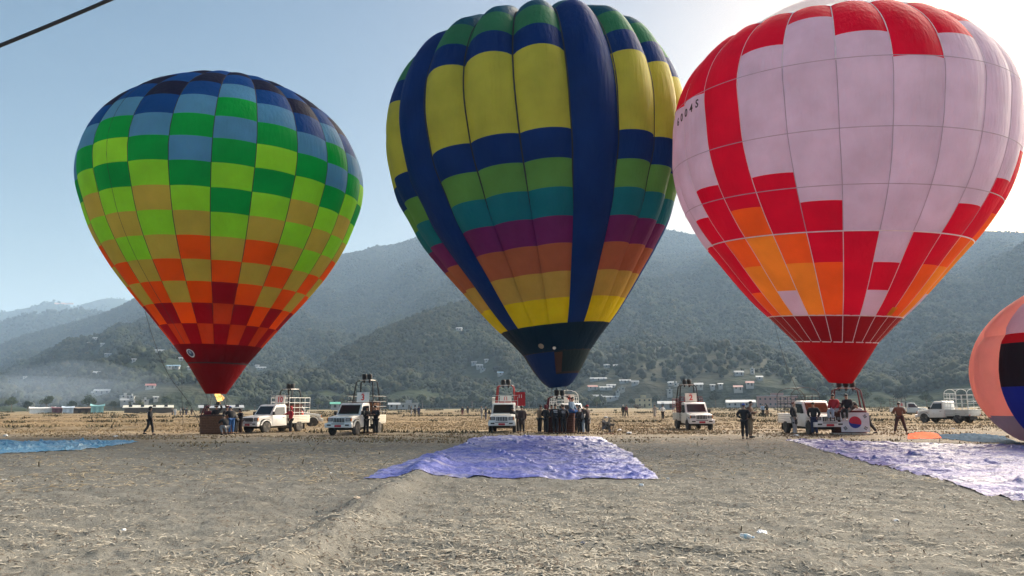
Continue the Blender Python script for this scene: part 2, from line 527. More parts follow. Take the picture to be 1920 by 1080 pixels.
far_pts = [(-1500, 620), (-700, 590), (-200, 596), (0, 584), (25, 581), (50, 576), (70, 570), (85, 566), (100, 563), (112, 567), (125, 571), (141, 575), (160, 567), (180, 561), (195, 558), (210, 557), (228, 559), (245, 563), (290, 572), (400, 600), (600, 640)]
H_far = Hill("hills", far_pts, 3900, 5200, HM, .9, seed=8, steps=50)
HILLS = [H_main, H_spur, H_mid, H_far]
_bv = []
_off = 0; _vv = []; _pp = []
for h_ in HILLS[:2]:
    _vv.append(h_.V.reshape(-1, 3)); _pp.append(h_.polys + _off); _off += len(_vv[-1])
HBVH = BVHTree.FromPolygons([tuple(v) for v in np.vstack(_vv)], [tuple(int(i) for i in p) for p in np.vstack(_pp)])
def on_hill(px, py):
    h = HBVH.ray_cast(Vector((0, 0, CAMH)), ray(px, py))
    if h[0] is None: return gnd(px, max(py, 766.5))
    return h[0]

# ------------------------------------------------------------------ foliage
def leaf_material(name, dark, light, yellow=.25):
    m = bpy.data.materials.new(name)
    nt, N, L, b = nodes(m)
    oi = N.new('ShaderNodeObjectInfo'); geo = N.new('ShaderNodeNewGeometry')
    cr = N.new('ShaderNodeValToRGB')
    e = cr.color_ramp.elements
    e[0].position = 0; e[0].color = (*dark, 1); e[1].position = 1; e[1].color = (light[0] * 1.5, light[1] * 1.1, light[2], 1)
    k = e.new(.45); k.color = ((dark[0] + light[0]) / 2, (dark[1] + light[1]) / 2, (dark[2] + light[2]) / 2, 1)
    k = e.new(.85); k.color = (*light, 1)
    L.new(oi.outputs['Random'], cr.inputs[0])
    n1 = N.new('ShaderNodeTexNoise'); n1.inputs['Scale'].default_value = .35; n1.inputs['Detail'].default_value = 5
    L.new(geo.outputs['Position'], n1.inputs['Vector'])
    n2 = N.new('ShaderNodeTexNoise'); n2.inputs['Scale'].default_value = .006; n2.inputs['Detail'].default_value = 5
    L.new(geo.outputs['Position'], n2.inputs['Vector'])
    mr = N.new('ShaderNodeMapRange'); mr.inputs[1].default_value = .3; mr.inputs[2].default_value = .7; mr.inputs[3].default_value = .6; mr.inputs[4].default_value = 1.4
    L.new(n1.outputs[0], mr.inputs[0])
    mr2 = N.new('ShaderNodeMapRange'); mr2.inputs[1].default_value = .35; mr2.inputs[2].default_value = .65; mr2.inputs[3].default_value = .7; mr2.inputs[4].default_value = 1.3
    L.new(n2.outputs[0], mr2.inputs[0])
    mu = N.new('ShaderNodeMath'); mu.operation = 'MULTIPLY'; L.new(mr.outputs[0], mu.inputs[0]); L.new(mr2.outputs[0], mu.inputs[1])
    vm = N.new('ShaderNodeVectorMath'); vm.operation = 'SCALE'; L.new(cr.outputs[0], vm.inputs[0]); L.new(mu.outputs[0], vm.inputs['Scale'])
    L.new(vm.outputs[0], b.inputs['Base Color']); b.inputs['Roughness'].default_value = .9; b.inputs['Specular IOR Level'].default_value = .15
    return m
LEAF = leaf_material("forest leaves", (.011, .017, .010), (.038, .047, .022))
BARK = mat("bark", (.13, .10, .075), .95, bump=.5, bscale=8)

def crown_mesh(seed, mat_):
    """a lumpy crown of leaf clumps: 5-7 small irregular blobs round a core"""
    g = np.random.default_rng(seed)
    V = []; F = []
    bm = bmesh.new(); bmesh.ops.create_icosphere(bm, subdivisions=1, radius=1)
    iv = np.array([v.co[:] for v in bm.verts]); iF = np.array([[v.index for v in f.verts] for f in bm.faces]); bm.free()
    n = 7
    for k in range(n):
        a = g.uniform(0, 6.28); rad = 0 if k == 0 else g.uniform(.3, .62)
        c = np.array([math.cos(a) * rad, math.sin(a) * rad, g.uniform(.25, .95) if k else .55])
        r = g.uniform(.32, .5) if k else .6
        P = iv * (1 + g.uniform(-.28, .28, (len(iv), 1))) * r * np.array([1, 1, .85]) + c
        F.append(iF + len(V) * len(iv)); V.append(P)
    return tri_mesh("crown", np.vstack(V), np.vstack(F), mat_)
protos = [bpy.data.objects.new("tree_crown", crown_mesh(100 + i, LEAF)) for i in range(6)]

def forest_object(name, pts, scales):
    me = bpy.data.meshes.new(name)
    n = len(pts)
    me.vertices.add(n); me.vertices.foreach_set('co', pts.astype(np.float32).reshape(-1))
    a = me.attributes.new('scale', 'FLOAT_VECTOR', 'POINT')
    S = np.stack([scales, scales, scales * RNG.uniform(.8, 1.5, n)], -1)
    a.data.foreach_set('vector', S.astype(np.float32).reshape(-1))
    a = me.attributes.new('turn', 'FLOAT_VECTOR', 'POINT')
    rv = np.zeros((n, 3)); rv[:, 2] = RNG.uniform(0, 6.28, n)
    a.data.foreach_set('vector', rv.astype(np.float32).reshape(-1))
    a = me.attributes.new('pick', 'INT', 'POINT')
    a.data.foreach_set('value', RNG.integers(0, len(protos), n).astype(np.int32))
    o = mesh_obj(name, me); tag(o, kind='stuff')
    ng = bpy.data.node_groups.new(name, 'GeometryNodeTree')
    ng.interface.new_socket('Geometry', in_out='INPUT', socket_type='NodeSocketGeometry')
    ng.interface.new_socket('Geometry', in_out='OUTPUT', socket_type='NodeSocketGeometry')
    N, L = ng.nodes, ng.links
    gi = N.new('NodeGroupInput'); go = N.new('NodeGroupOutput'); jn = N.new('GeometryNodeJoinGeometry')
    def att(nm, ty):
        q = N.new('GeometryNodeInputNamedAttribute'); q.data_type = ty; q.inputs['Name'].default_value = nm
        return [s for s in q.outputs if s.enabled and s.name == 'Attribute'][0]
    sca, rot, pk = att('scale', 'FLOAT_VECTOR'), att('turn', 'FLOAT_VECTOR'), att('pick', 'INT')
    for i, p in enumerate(protos):
        oi = N.new('GeometryNodeObjectInfo'); oi.inputs['Object'].default_value = p
        cmp = N.new('FunctionNodeCompare'); cmp.data_type = 'INT'; cmp.operation = 'EQUAL'
        ins = [s for s in cmp.inputs if s.enabled]
        L.new(pk, ins[0]); ins[1].default_value = i
        ip = N.new('GeometryNodeInstanceOnPoints')
        L.new(gi.outputs[0], ip.inputs['Points']); L.new(cmp.outputs[0], ip.inputs['Selection'])
        L.new(oi.outputs['Geometry'], ip.inputs['Instance'])
        L.new(rot, ip.inputs['Rotation']); L.new(sca, ip.inputs['Scale'])
        L.new(ip.outputs[0], jn.inputs[0])
    L.new(jn.outputs[0], go.inputs[0])
    md = o.modifiers.new('trees', 'NODES'); md.node_group = ng
    return o
# air over the valley: one closed box of even haze round the camera and the whole scene
hz = MB().box(-9300, 9300, -9300, 9300, -2.5, 800).build("haze", [])
hm = bpy.data.materials.new("valley haze"); hm.use_nodes = True
hn = hm.node_tree.nodes; hn.remove(hn["Principled BSDF"])
pv = hn.new('ShaderNodeVolumePrincipled')
pv.inputs['Color'].default_value = (.50, .72, 1.0, 1); pv.inputs['Density'].default_value = .00015; pv.inputs['Anisotropy'].default_value = .1
hm.node_tree.links.new(pv.outputs[0], hn['Material Output'].inputs['Volume'])
hz.data.materials.append(hm); tag(hz, kind='stuff')
hz['label'] = "thin morning haze filling the valley"
# =================================================================== BALLOONS
PHI = np.array([1.5708, 1.309, 1.0472, 0.7854, 0.5236, 0.2618, 0.0349, -0.134, -0.2952, -0.486, -0.7086, -0.9601, -1.1903, -1.3421, -1.4474, -1.5315])
def cubic(ph, q):
    x = PHI[::-1]; y = np.asarray(q)[::-1]; m = np.gradient(y, x)
    ph = np.asarray(ph, float)
    i = np.clip(np.searchsorted(x, ph) - 1, 0, len(x) - 2)
    h = x[i + 1] - x[i]; t = np.clip((ph - x[i]) / h, 0, 1)
    return (2*t**3 - 3*t**2 + 1) * y[i] + (t**3 - 2*t**2 + t) * h * m[i] + (-2*t**3 + 3*t**2) * y[i + 1] + (t**3 - t**2) * h * m[i + 1]
class Envelope:
    """an upright envelope: profile radii about a centre on a slightly leaning, slightly bent axis"""
    def __init__(s, q, lean, hc, lean2, b2, b3, mouth):
        s.q = q; s.hc = hc; s.b2 = b2; s.b3 = b3; s.m = np.array(mouth)
        a = np.array([lean, lean2, 1.]); a /= np.linalg.norm(a); s.a = a
        e = np.array([1, 0, 0.]) - a * a[0]; s.e = e / np.linalg.norm(e); s.n = np.cross(a, s.e)
        ph = np.linspace(-1.531, math.pi / 2, 900); qq = cubic(ph, q)
        s.ph = ph; s.z = np.maximum.accumulate(qq * np.sin(ph) + np.linspace(0, 1e-6, 900)) + hc; s.z[0] = 0; s.rmax = (qq * np.cos(ph)).max()
    def phi(s, h): return np.interp(h, s.z, s.ph)
    def pt(s, th, ph, dr=0.0):
        """th in radians, 0 = towards the camera, positive to the right"""
        q = cubic(ph, s.q); rho = np.maximum(q * np.cos(ph) + dr * np.clip(np.cos(ph) * 1.5, 0, 1), 0); z = q * np.sin(ph) + dr * np.sin(np.maximum(ph, 0))
        zz = z / 10; off = s.b2 * zz**2 + s.b3 * zz**3
        c = s.m + s.a * s.hc
        return (c + s.a * z[..., None] + s.e * (rho * np.sin(th) + off)[..., None] - s.n * (rho * np.cos(th))[..., None])

def panel_mesh(E, t0, t1, p0, p1, bulge, mt, nu=8, nv=6, origin=None, out=0.0, tf0=None, tf1=None):
    u = np.linspace(0, 1, nu + 1); ph = np.linspace(p0, p1, nv + 1)
    U, PH_ = np.meshgrid(u, ph)
    h = np.interp(PH_, E.ph, E.z)
    T0 = tf0(h) if tf0 else t0; T1 = tf1(h) if tf1 else t1
    TH = T0 + (T1 - T0) * U
    loc = np.clip(cubic(PH_, E.q) * np.cos(PH_) / E.rmax, 0, 1)
    s_ = np.sin(np.pi * U)
    if callable(bulge): bulge = bulge(h)
    dr = bulge * loc ** .8 * (s_ ** .75 - .62) + out
    return grid_mesh("panel", E.pt(TH, PH_, dr) - origin, mt, smooth=True)

def strip_mesh(E, thf, h0, h1, w, out, origin, mt, n=26):
    """a load tape: flat webbing following a seam"""
    ph = np.linspace(float(E.phi(h0)), float(E.phi(h1)), n)
    h = np.interp(ph, E.ph, E.z)
    rho = np.maximum(cubic(ph, E.q) * np.cos(ph), .25)
    th = thf(h)
    d = w / 2 / rho
    P = np.stack([E.pt(th - d, ph, np.full(n, out)), E.pt(th, ph, np.full(n, out + .012)), E.pt(th + d, ph, np.full(n, out))], 1)
    return grid_mesh("load_tape", P - origin, mt)

def ring_mesh(E, h, w, out, origin, mt, n=72, a0=0., a1=2 * math.pi, name="band"):
    th = np.linspace(a0, a1, n)
    P = []
    for dh in (-w / 2, 0, w / 2):
        ph = np.full(n, float(E.phi(h + dh))); P.append(E.pt(th, ph, np.full(n, out + (.012 if dh == 0 else 0))))
    return grid_mesh(name, np.stack(P, 0) - origin, mt)

EN = {
 1: Envelope([6.65, 6.666, 7.045, 7.401, 7.985, 8.521, 8.797, 8.808, 8.705, 8.761, 8.927, 9.401, 10.311, 11.409, 12.587, 14.109], 0.018, 14.025, 0.0, 0.302, 0.132, (-19.1, 49.62, 2.47)),
 2: Envelope([8.136, 8.839, 9.94, 10.492, 10.25, 9.794, 9.294, 9.092, 8.809, 8.812, 8.88, 9.391, 10.473, 11.474, 12.621, 13.944], -0.089, 13.993, 0.0, 0.353, 0.299, (2.97, 48.22, 2.69)),
 3: Envelope([6.55, 6.32, 6.40, 6.58, 7.36, 8.071, 8.445, 8.555, 8.797, 9.055, 9.308, 9.74, 10.703, 11.607, 12.625, 14.082], 0.025, 14.045, -0.08, -0.818, -0.644, (17.09, 40.98, 2.73))}
FC = dict(K=(.014, .016, .055), B=(.007, .06, .30), S=(.085, .26, .56), G=(.003, .34, .065), L=(.32, .76, .04), T=(.60, .43, .075), O=(1.0, .10, .005),
          D=(.34, .003, .012), R=(.64, .055, .012), V=(.17, .003, .009))
FM = {k: fabric("balloon fabric " + n, FC[k], .8) for k, n in dict(K="midnight", B="royal blue", S="steel blue", G="green", L="lime", T="khaki", O="orange", D="maroon", R="brick red", V="dark red").items()}
tape_dark = mat("dark load tape", (.02, .02, .025), .8)
tape_pale = mat("pale load tape", (.75, .72, .72), .8)
tape_red = mat("red hem", (.35, .02, .03), .8)

def rings(E, origin, mt, root, hs, w=.05, out=.02):
    for h in hs:
        mesh_obj("seam_band", ring_mesh(E, h, w, out, origin, mt), root)

# ---- balloon one: chequered rainbow
rb1 = empty("hot_air_balloon", (-18.75, 49.62, 0), 0, "chequered balloon fading from dark blue through green and lime to orange and maroon", "hot air balloon")
O1 = np.array(rb1.location)
E1 = EN[1]
seam1 = [-56.6, -36.0, -16.4, -0.2, 15.0, 30.4, 46.4, 61.2, 75.7]
n_more = 13
seam1 += [75.7 + (360 - 56.6 - 75.7) * k / (n_more + 1) for k in range(1, n_more + 1)]
seam1 = [R(a) for a in seam1]
rows1 = [1.9, 3.0, 4.15, 5.28, 6.42, 7.56, 8.78, 10.04, 11.33, 12.65, 14.02, 15.4, 16.75, 17.95, 19.2, 20.1]
# colours from the lowest row (plain) upwards
cols1 = {-1: "VRDOTOTLTLGSBK", 0: "VDOTOTLTLGSBKK", 1: "VRDOTLTLGLGSBK", 2: "VDOTOTLTLGGSBK"}
def colstr(desc):   # desc written top row (r0) down to r13
    return desc
tops = {  # column index: r0..r13 from the top
 -1: "KKBBSSGLTOTODR", 0: "KBKBSGLTLTOTOD", 1: "BKBSGLGLTLTODR", 2: "KBKBSGLTLTOTOD", 3: "BKBSGSGLTOTODR", 4: "KBSGSGLGLTODRD",
 5: "BKBSGLGLTOTODR", 6: "KBKBSGLTLTOTOD", 7: "BKBSGSGLTLTODR", 8: "KBKBSGLTLTOTOD", 9: "BKBSSLGLTOTODR"}
tops[0] = "KBKBSGLTLTOTOD"; tops[8] = "KBKBSGLTLTOTOD"; tops[2] = "KBKBSGLTLTOTOD"
# rows: r13/r12 ... mapped to rows1[1:] upwards
ns1 = len(seam1)
for c in range(ns1):
    # column c spans seam c .. c+1 ; photo column index of seam span: seam1[0]..[1] is column 0
    t0 = seam1[c]; t1 = seam1[(c + 1) % ns1]
    if t1 < t0: t1 += 2 * math.pi
    k = c
    key = k if k <= 9 else (-1 if k == ns1 - 1 else [9, 6, 5, 4, 3, 2, 5, 8, 7, 6, 3][(k - 10) % 11])
    s_ = tops[key]
    for r in range(14):
        top_i = 13 - r                       # r=0 is the lowest patterned row (r13)
        ch = s_[top_i]
        lo, hi = rows1[1 + r], rows1[min(2 + r, len(rows1) - 1)]
        if r == 13: lo, hi = rows1[14], rows1[15]
        if hi <= lo: continue
        me_ = panel_mesh(E1, t0, t1, float(E1.phi(lo)), float(E1.phi(hi)), .16, FM[ch], 8, 4, O1)
        mesh_obj("panel", me_, rb1)
    mesh_obj("panel", panel_mesh(E1, t0, t1, float(E1.phi(rows1[0])), float(E1.phi(rows1[1])), .12, FM['V'], 6, 3, O1), rb1, label="plain dark red panel")
# crown, one part
th = np.linspace(0, 2 * math.pi, 89); ph = np.linspace(float(E1.phi(20.1)), math.pi / 2, 8)
TH, PH_ = np.meshgrid(th, ph)
mesh_obj("crown_panel", grid_mesh("crown_panel", E1.pt(TH, PH_, TH * 0) - O1, FM['K']), rb1)
for a in seam1:
    mesh_obj("load_tape", strip_mesh(E1, lambda h, a=a: h * 0 + a, 1.9, 20.6, .045, -.07, O1, tape_dark), rb1)
mesh_obj("load_tape", strip_mesh(E1, lambda h: h * 0 + R(-25.5), 3.0, 19.0, .03, .06, O1, tape_dark), rb1, label="thin dark control line down the left side")
def scoop(E, root, origin, mt, h0, h1, bulge_pts=0, name="scoop", n=64, a0=0., a1=2*math.pi, label=None, shrink=.06, mo=.5):
    th = np.linspace(a0, a1, n); v = np.linspace(0, 1, 9)
    P = []
    ptop = E.pt(th, np.full(n, float(E.phi(h1))), np.full(n, -shrink))
    pbot = E.pt(th, np.full(n, float(E.phi(h0))), np.full(n, 0.0))
    for i, t in enumerate(v):
        w = t + .06 * math.sin(math.pi * t) * bulge_pts
        f = .012 * np.sin(th * 24) * math.sin(math.pi * t)
        q = pbot * (1 - w) + ptop * w
        q = q + np.stack([np.sin(th) * f, -np.cos(th) * f, th * 0], -1)
        q[:, 2] = pbot[:, 2] * (1 - t) + ptop[:, 2] * t
        P.append(q)
    return mesh_obj(name, grid_mesh(name, np.stack(P, 0) - origin, mt), root, label=label)
FM['W1'] = fabric("scoop red", (.24, .003, .008), .45)
scoop(E1, rb1, O1, FM['W1'], 0.02, 1.9, 0)
mesh_obj("mouth_ring", ring_mesh(E1, 1.9, .07, .02, O1, tape_dark), rb1)
# round badge on the plain row
def disc_on(E, thd, h, r, mt, origin, out=.06, n=24, r0=0.0):
    th0 = R(thd); P = []
    ph0 = float(E.phi(h)); rho = float(cubic(ph0, E.q) * math.cos(ph0))
    for rr_ in np.linspace(r0, r, 4):
        a = np.linspace(0, 2 * math.pi, n + 1)
        hh = h + rr_ * np.sin(a) * .85; tt = th0 + rr_ * np.cos(a) / rho
        P.append(E.pt(tt, E.phi(hh), np.full(n + 1, out)))
    return grid_mesh("badge", np.stack(P, 0) - origin, mt)
bw = mat("white print", (.7, .7, .72), .6); bb = mat("navy print", (.03, .06, .14), .6)
bd = mesh_obj("badge", disc_on(E1, -24.5, 2.45, .29, bw, O1, .05), rb1, label="round white and blue badge")
mesh_obj("badge_centre", disc_on(E1, -24.5, 2.45, .21, bb, O1, .065), bd)
mesh_obj("badge_emblem", disc_on(E1, -24.5, 2.50, .10, mat("pale blue print", (.3, .4, .5), .6), O1, .08), bd)

# ---- balloon two: bulbous gores in bands
rb2 = empty("hot_air_balloon", (3.0, 48.22, 0), 0, "bulbous balloon with tall yellow panels, royal blue stripes and rainbow bands", "hot air balloon")
O2 = np.array(rb2.location); E2 = EN[2]
C2_ = dict(N=(.004, .03, .07), B=(.006, .04, .22), G=(.16, .38, .09), E=(.01, .21, .29), P=(.22, .025, .17), O=(.54, .15, .075), H=(.68, .42, .09), Y=(.95, .72, .01), M=(.70, .61, .08), Q=(.05, .24, .12), t=(.01, .10, .18))
F2 = {k: fabric("banded fabric " + k, v, .58) for k, v in C2_.items()}
rows2 = [2.2, 3.7, 5.05, 6.4, 7.8, 9.12, 10.52, 11.95, 13.45, 18.0, 19.4, 20.9, 21.6]
pat2 = "NYHOPEGBMBQt"
off2 = R(9.3)
cnt = 0
for c in range(20):
    t0 = off2 + R(18) * (c - 1); t1 = t0 + R(18)        # c = 0: the gore left of the wide blue stripe
    blue = (c % 4 == 1)
    segs = []
    for r in range(12):
        ch = pat2[r]
        if blue and r > 0: ch = 'B'
        segs.append((rows2[r], rows2[r + 1], ch))
    for lo, hi, ch in segs:
        nv = 12 if hi - lo > 3 else 5
        me_ = panel_mesh(E2, t0, t1, float(E2.phi(lo)), float(E2.phi(hi)), lambda h: np.interp(h, [2, 6, 14, 20], [.2, .42, .50, .64]), F2[ch], 10, nv, O2)
        mesh_obj("panel", me_, rb2); cnt += 1
    ph = np.linspace(float(E2.phi(rows2[-1])), math.pi / 2, 6)
    mesh_obj("crown_panel", panel_mesh(E2, t0, t1, float(E2.phi(rows2[-1])), math.pi / 2 - .02, .64, F2['t'], 8, 5, O2), rb2)
    mesh_obj("load_tape", strip_mesh(E2, lambda h, a=t0: h * 0 + a, 2.2, 21.5, .09, -.24, O2, tape_dark, 34), rb2)
mesh_obj("mouth_ring", ring_mesh(E2, 2.2, .09, -.02, O2, tape_dark), rb2)
F2['s'] = fabric("scoop blue", (.006, .035, .16), .45); F2['g'] = fabric("scoop bottle green", (.015, .035, .045), .35); F2['br'] = fabric("scoop brown hem", (.05, .04, .04), .4)
def scoop2(a0, a1, t_lo, t_hi, mt, label):
    th = np.linspace(a0, a1, 24); P = []
    for t in np.linspace(t_lo, t_hi, 8):
        f = .45 + 1.0 * t                         # rounded bowl that closes towards the burner
        w = t ** .72
        top = E2.pt(th, np.full(24, float(E2.phi(2.2))), np.full(24, -.05)); bot = E2.pt(th, np.full(24, float(E2.phi(.02))), np.zeros(24))
        q = bot * (1 - w) + top * w; q[:, 2] = bot[:, 2] * (1 - t) + top[:, 2] * t
        P.append(q)
    mesh_obj("scoop_panel", grid_mesh("scoop_panel", np.stack(P, 0) - O2, mt), rb2, label=label)
scoop2(R(-75), R(-8), 0, 1, F2['s'], "blue scoop panel")
scoop2(R(-8), R(78), .42, 1, F2['g'], "dark green scoop panel")
scoop2(R(-8), R(78), .36, .42, F2['br'], "brown hem of the green scoop panel")
scoop2(R(-8), R(78), 0, .36, F2['s'], "blue scoop panel")
scoop2(R(78), R(285), 0, 1, F2['g'], "dark green scoop panel")
def scoop_patch(a0, a1, t_lo, t_hi, mt, label, out=.04):
    th = np.linspace(a0, a1, 8); P = []
    for t in np.linspace(t_lo, t_hi, 6):
        w = t ** .72
        top = E2.pt(th, np.full(8, float(E2.phi(2.2))), np.full(8, -.05)); bot = E2.pt(th, np.full(8, float(E2.phi(.02))), np.zeros(8))
        q = bot * (1 - w) + top * w; q[:, 2] = bot[:, 2] * (1 - t) + top[:, 2] * t
        q[:, 1] -= out
        P.append(q)
    mesh_obj("scoop_strip", grid_mesh("scoop_strip", np.stack(P, 0) - O2, mt), rb2, label=label)
scoop_patch(R(-8), R(6), .40, .96, fabric("rust brown strip", (.11, .055, .04), .4), "rust brown strip on the scoop")
mesh_obj("patch", disc_on(E2, -7, 2.36, .10, mat("painted flame glint", (.9, .85, .7), .6), O2, .05), rb2, label="cream disc painted as the flame glint above the scoop")  # pale disc: the bright flame glint is put into its colour
mesh_obj("patch", disc_on(E2, -26, 2.55, .17, mat("tan patch", (.30, .24, .17), .7), O2, .02), rb2, label="tan patch above the scoop")

# ---- balloon three: pink-white with red
rb3 = empty("hot_air_balloon", (17.4, 41.3, 0), 0, "white balloon with red steps at its crown and red and orange steps lower down", "hot air balloon")
O3 = np.array(rb3.location); E3 = EN[3]
C3_ = dict(W=(.66, .64, .76), R=(.68, .003, .035), O=(.92, .15, .018), Y=(.92, .35, .03), D=(.30, .002, .01), X=(.50, .55, .60), S=(.42, .002, .010))
F3 = {k: fabric("stepped fabric " + k, v, .6 if k != 'D' else .35) for k, v in C3_.items()}
rows3 = [3.42, 4.6, 5.82, 7.12, 8.4, 9.7, 11.35, 12.8, 14.45, 15.75, 16.95, 17.95]
# columns k between seam k and k+1, rows a..k from the bottom
col3 = {-8: "RRRWWWWWWWR", -7: "RRRWWWWWWRR", -6: "RRRWWWWWWRR", -5: "ORRRWWWWRRR", -4: "YYORRWWWRRR", -3: "WYYORRRRRRR", -2: "YYORRWWWWRR", -1: "OORRWWWWWWR", 0: "RRRWWWWWWRR",
        1: "WRWWWWWWRRR", 2: "RRRWWWWWWRR", 3: "OORRWWWWWWR", 4: "YYORRWWWWWW", 5: "WYYORRWWWWW", 6: "YYORRWWWWWR", 7: "OORRWWWWWRR"}
def seam3(k):
    b = R(15) * (k - 1)
    hs_ = [0, 3.4, 7.1, 11.2, 14.4, 18, 25]
    t1 = np.radians([2, -1.5, -4.5, -6.2, -6.4, -6.4, -6.4]); c = np.radians([-5, -4.5, -4.0, -.5, 3.0, 4.5, 5])
    return lambda h: np.interp(h, hs_, t1) + b + np.interp(h, hs_, c) * math.sin(b)
seam_grey = mat("grey seam", (.40, .37, .43), .8)
for k in range(-8, 16):
    kk = k if k <= 7 else k - 16
    s_ = col3.get(kk, "RRRWWWWWWRR")
    f0, f1 = seam3(k), seam3(k + 1)
    for r in range(11):
        me_ = panel_mesh(E3, 0, 0, float(E3.phi(rows3[r])), float(E3.phi(rows3[r + 1])), .20, F3[s_[r]], 8, 4, O3, tf0=f0, tf1=f1)
        mesh_obj("panel", me_, rb3)
    mesh_obj("skirt_panel", panel_mesh(E3, 0, 0, float(E3.phi(2.15)), float(E3.phi(3.42)), .05, F3['D'], 5, 3, O3, tf0=f0, tf1=f1), rb3)
    mesh_obj("load_tape", strip_mesh(E3, f0, 2.15, 3.42, .032, .01, O3, tape_pale, 8), rb3)
    mesh_obj("load_tape", strip_mesh(E3, f0, 3.42, 7.12, .035, -.06, O3, tape_pale, 14), rb3)
    if kk in (-3, -2, -4): mesh_obj("load_tape", strip_mesh(E3, f0, 7.12, 17.9, .04, -.085, O3, tape_pale, 24), rb3)
    else:
        mesh_obj("load_tape", strip_mesh(E3, f0, 7.12, 14.45, .035, -.09, O3, seam_grey, 20), rb3)
        mesh_obj("load_tape", strip_mesh(E3, f0, 14.45, 17.9, .045, -.08, O3, tape_pale, 12), rb3)
TH, PH_ = np.meshgrid(np.linspace(0, 2 * math.pi, 97), np.linspace(float(E3.phi(17.95)), math.pi / 2, 7))
mesh_obj("crown_panel", grid_mesh("crown_panel", E3.pt(TH, PH_, TH * 0) - O3, F3['X']), rb3)
seam_grey = mat("grey seam", (.40, .37, .43), .8)
for h in (9.0, 11.35, 14.45):
    mesh_obj("seam_band", ring_mesh(E3, h, .035, .075, O3, seam_grey, 144), rb3)
mesh_obj("seam_band", ring_mesh(E3, 7.12, .05, .06, O3, tape_pale, 144), rb3)
mesh_obj("seam_band", ring_mesh(E3, 3.42, .05, .03, O3, tape_pale, 96), rb3)
for k in range(24):                                   # broken pale bands round the mouth
    a = R(15) * k + R(3)
    mesh_obj("mouth_tape", ring_mesh(E3, 2.13, .045, .03, O3, tape_pale, 5, a + R(1.6), a + R(13.4)), rb3)
scoop(E3, rb3, O3, F3['S'], 0.02, 2.12, 0, shrink=.02)
for k in range(24):
    a = R(15) * k + R(3)
    if k < 5 or k > 18:
        mesh_obj("mouth_tape", ring_mesh(E3, 1.72, .03, .03, O3, tape_pale, 5, a + R(3), a + R(12)), rb3)
mesh_obj("patch", panel_mesh(E3, R(22.5), R(28), float(E3.phi(3.46)), float(E3.phi(3.85)), .02, fabric("yellow patch", (.75, .5, .02)), 3, 2, O3, out=.05), rb3, label="small yellow patch")

# registration letters high on the left side
def text_mesh(s, size, mt, ext=.004, bold=False):
    cu = bpy.data.curves.new("t", 'FONT'); cu.body = s; cu.size = size; cu.extrude = ext; cu.align_x = 'CENTER'; cu.align_y = 'CENTER'
    cu.resolution_u = 3
    if bold: cu.offset = size * .02
    o = bpy.data.objects.new("t", cu); COL.objects.link(o)
    dg = bpy.context.evaluated_depsgraph_get()
    me = bpy.data.meshes.new_from_object(o.evaluated_get(dg)); bpy.data.objects.remove(o); bpy.data.curves.remove(cu)
    me.materials.clear(); me.materials.append(mt)
    return me
ink = mat("black print", (.02, .02, .022), .6)
for i, ch in enumerate("6004S"):
    th0 = R(-84.5 + i * 3.6); h0 = 13.55 + i * .085
    ph0 = np.array([float(E3.phi(h0))])
    p = E3.pt(np.array([th0]), ph0, np.array([.16]))[0]
    px_ = E3.pt(np.array([th0 + .01]), ph0, np.array([.16]))[0] - p; pz_ = E3.pt(np.array([th0]), ph0 + .01, np.array([.16]))[0] - p
    X = Vector(px_).normalized(); Z = Vector(pz_).normalized(); Y = X.cross(Z).normalized()
    Z = Y.cross(X) * 1
    Mx = Matrix((X, -X.cross(Y) * -1, X.cross(Z) * 1)).transposed()
    o = mesh_obj("registration_letter", text_mesh(ch, .58, ink, .006, True), rb3)
    Mm = Matrix.Identity(4)
    nrm = X.cross(Z); up = nrm.cross(X)
    for r_ in range(3):
        Mm[r_][0] = X[r_]; Mm[r_][1] = Z[r_] - X[r_] * Z.dot(X); Mm[r_][2] = nrm[r_]; Mm[r_][3] = (p - O3)[r_]
    o.matrix_local = Mm

# ---- balloon four: still half inflated, lying on the tarpaulin at the right edge
c4 = gx(2046, 31.5)
rb4 = empty("hot_air_balloon", c4, 0, "half inflated peach, black and blue envelope bulging up at the right edge", "hot air balloon")
C4_ = dict(P=(1.0, .56, .42), K=(.02, .02, .026), B=(.012, .04, .42), G=(.20, .30, .40), R=(.60, .01, .02), W=(.70, .68, .72), A=(.55, .58, .62))
F4 = {k: fabric("limp fabric " + k, v, .75, .6) for k, v in C4_.items()}
def e4(th, v, bul):
    # th around a vertical pole axis, v from the ground (0) to the top (1)
    th = np.asarray(th); v = np.asarray(v)
    a = -1.25 + v * 2.82
    rad = 3.75 * np.cos(a) ** 1 * (1 - .05 * v)
    z = 2.75 + 3.3 * np.sin(a) + .9 * np.clip(v - .4, 0, 1)
    seg = ((th + R(114)) / R(30)) % 1
    b = bul * (np.sin(np.pi * seg) ** .7) * np.cos(a)
    crease = -.14 * np.exp(-((v - .60) / .018) ** 2) * np.clip(1 - np.abs(th + R(96)) / R(48), 0, 1)
    w = .035 * fbm(th * 6, v * 9, 3, 7)
    rr_ = rad + b + crease + w
    z = np.maximum(z, .05)
    return np.stack([rr_ * np.sin(th) * 1.0, -rr_ * np.cos(th), z], -1)
pt4 = {0: [(0, .22, 'G'), (.22, 1, 'P')]}
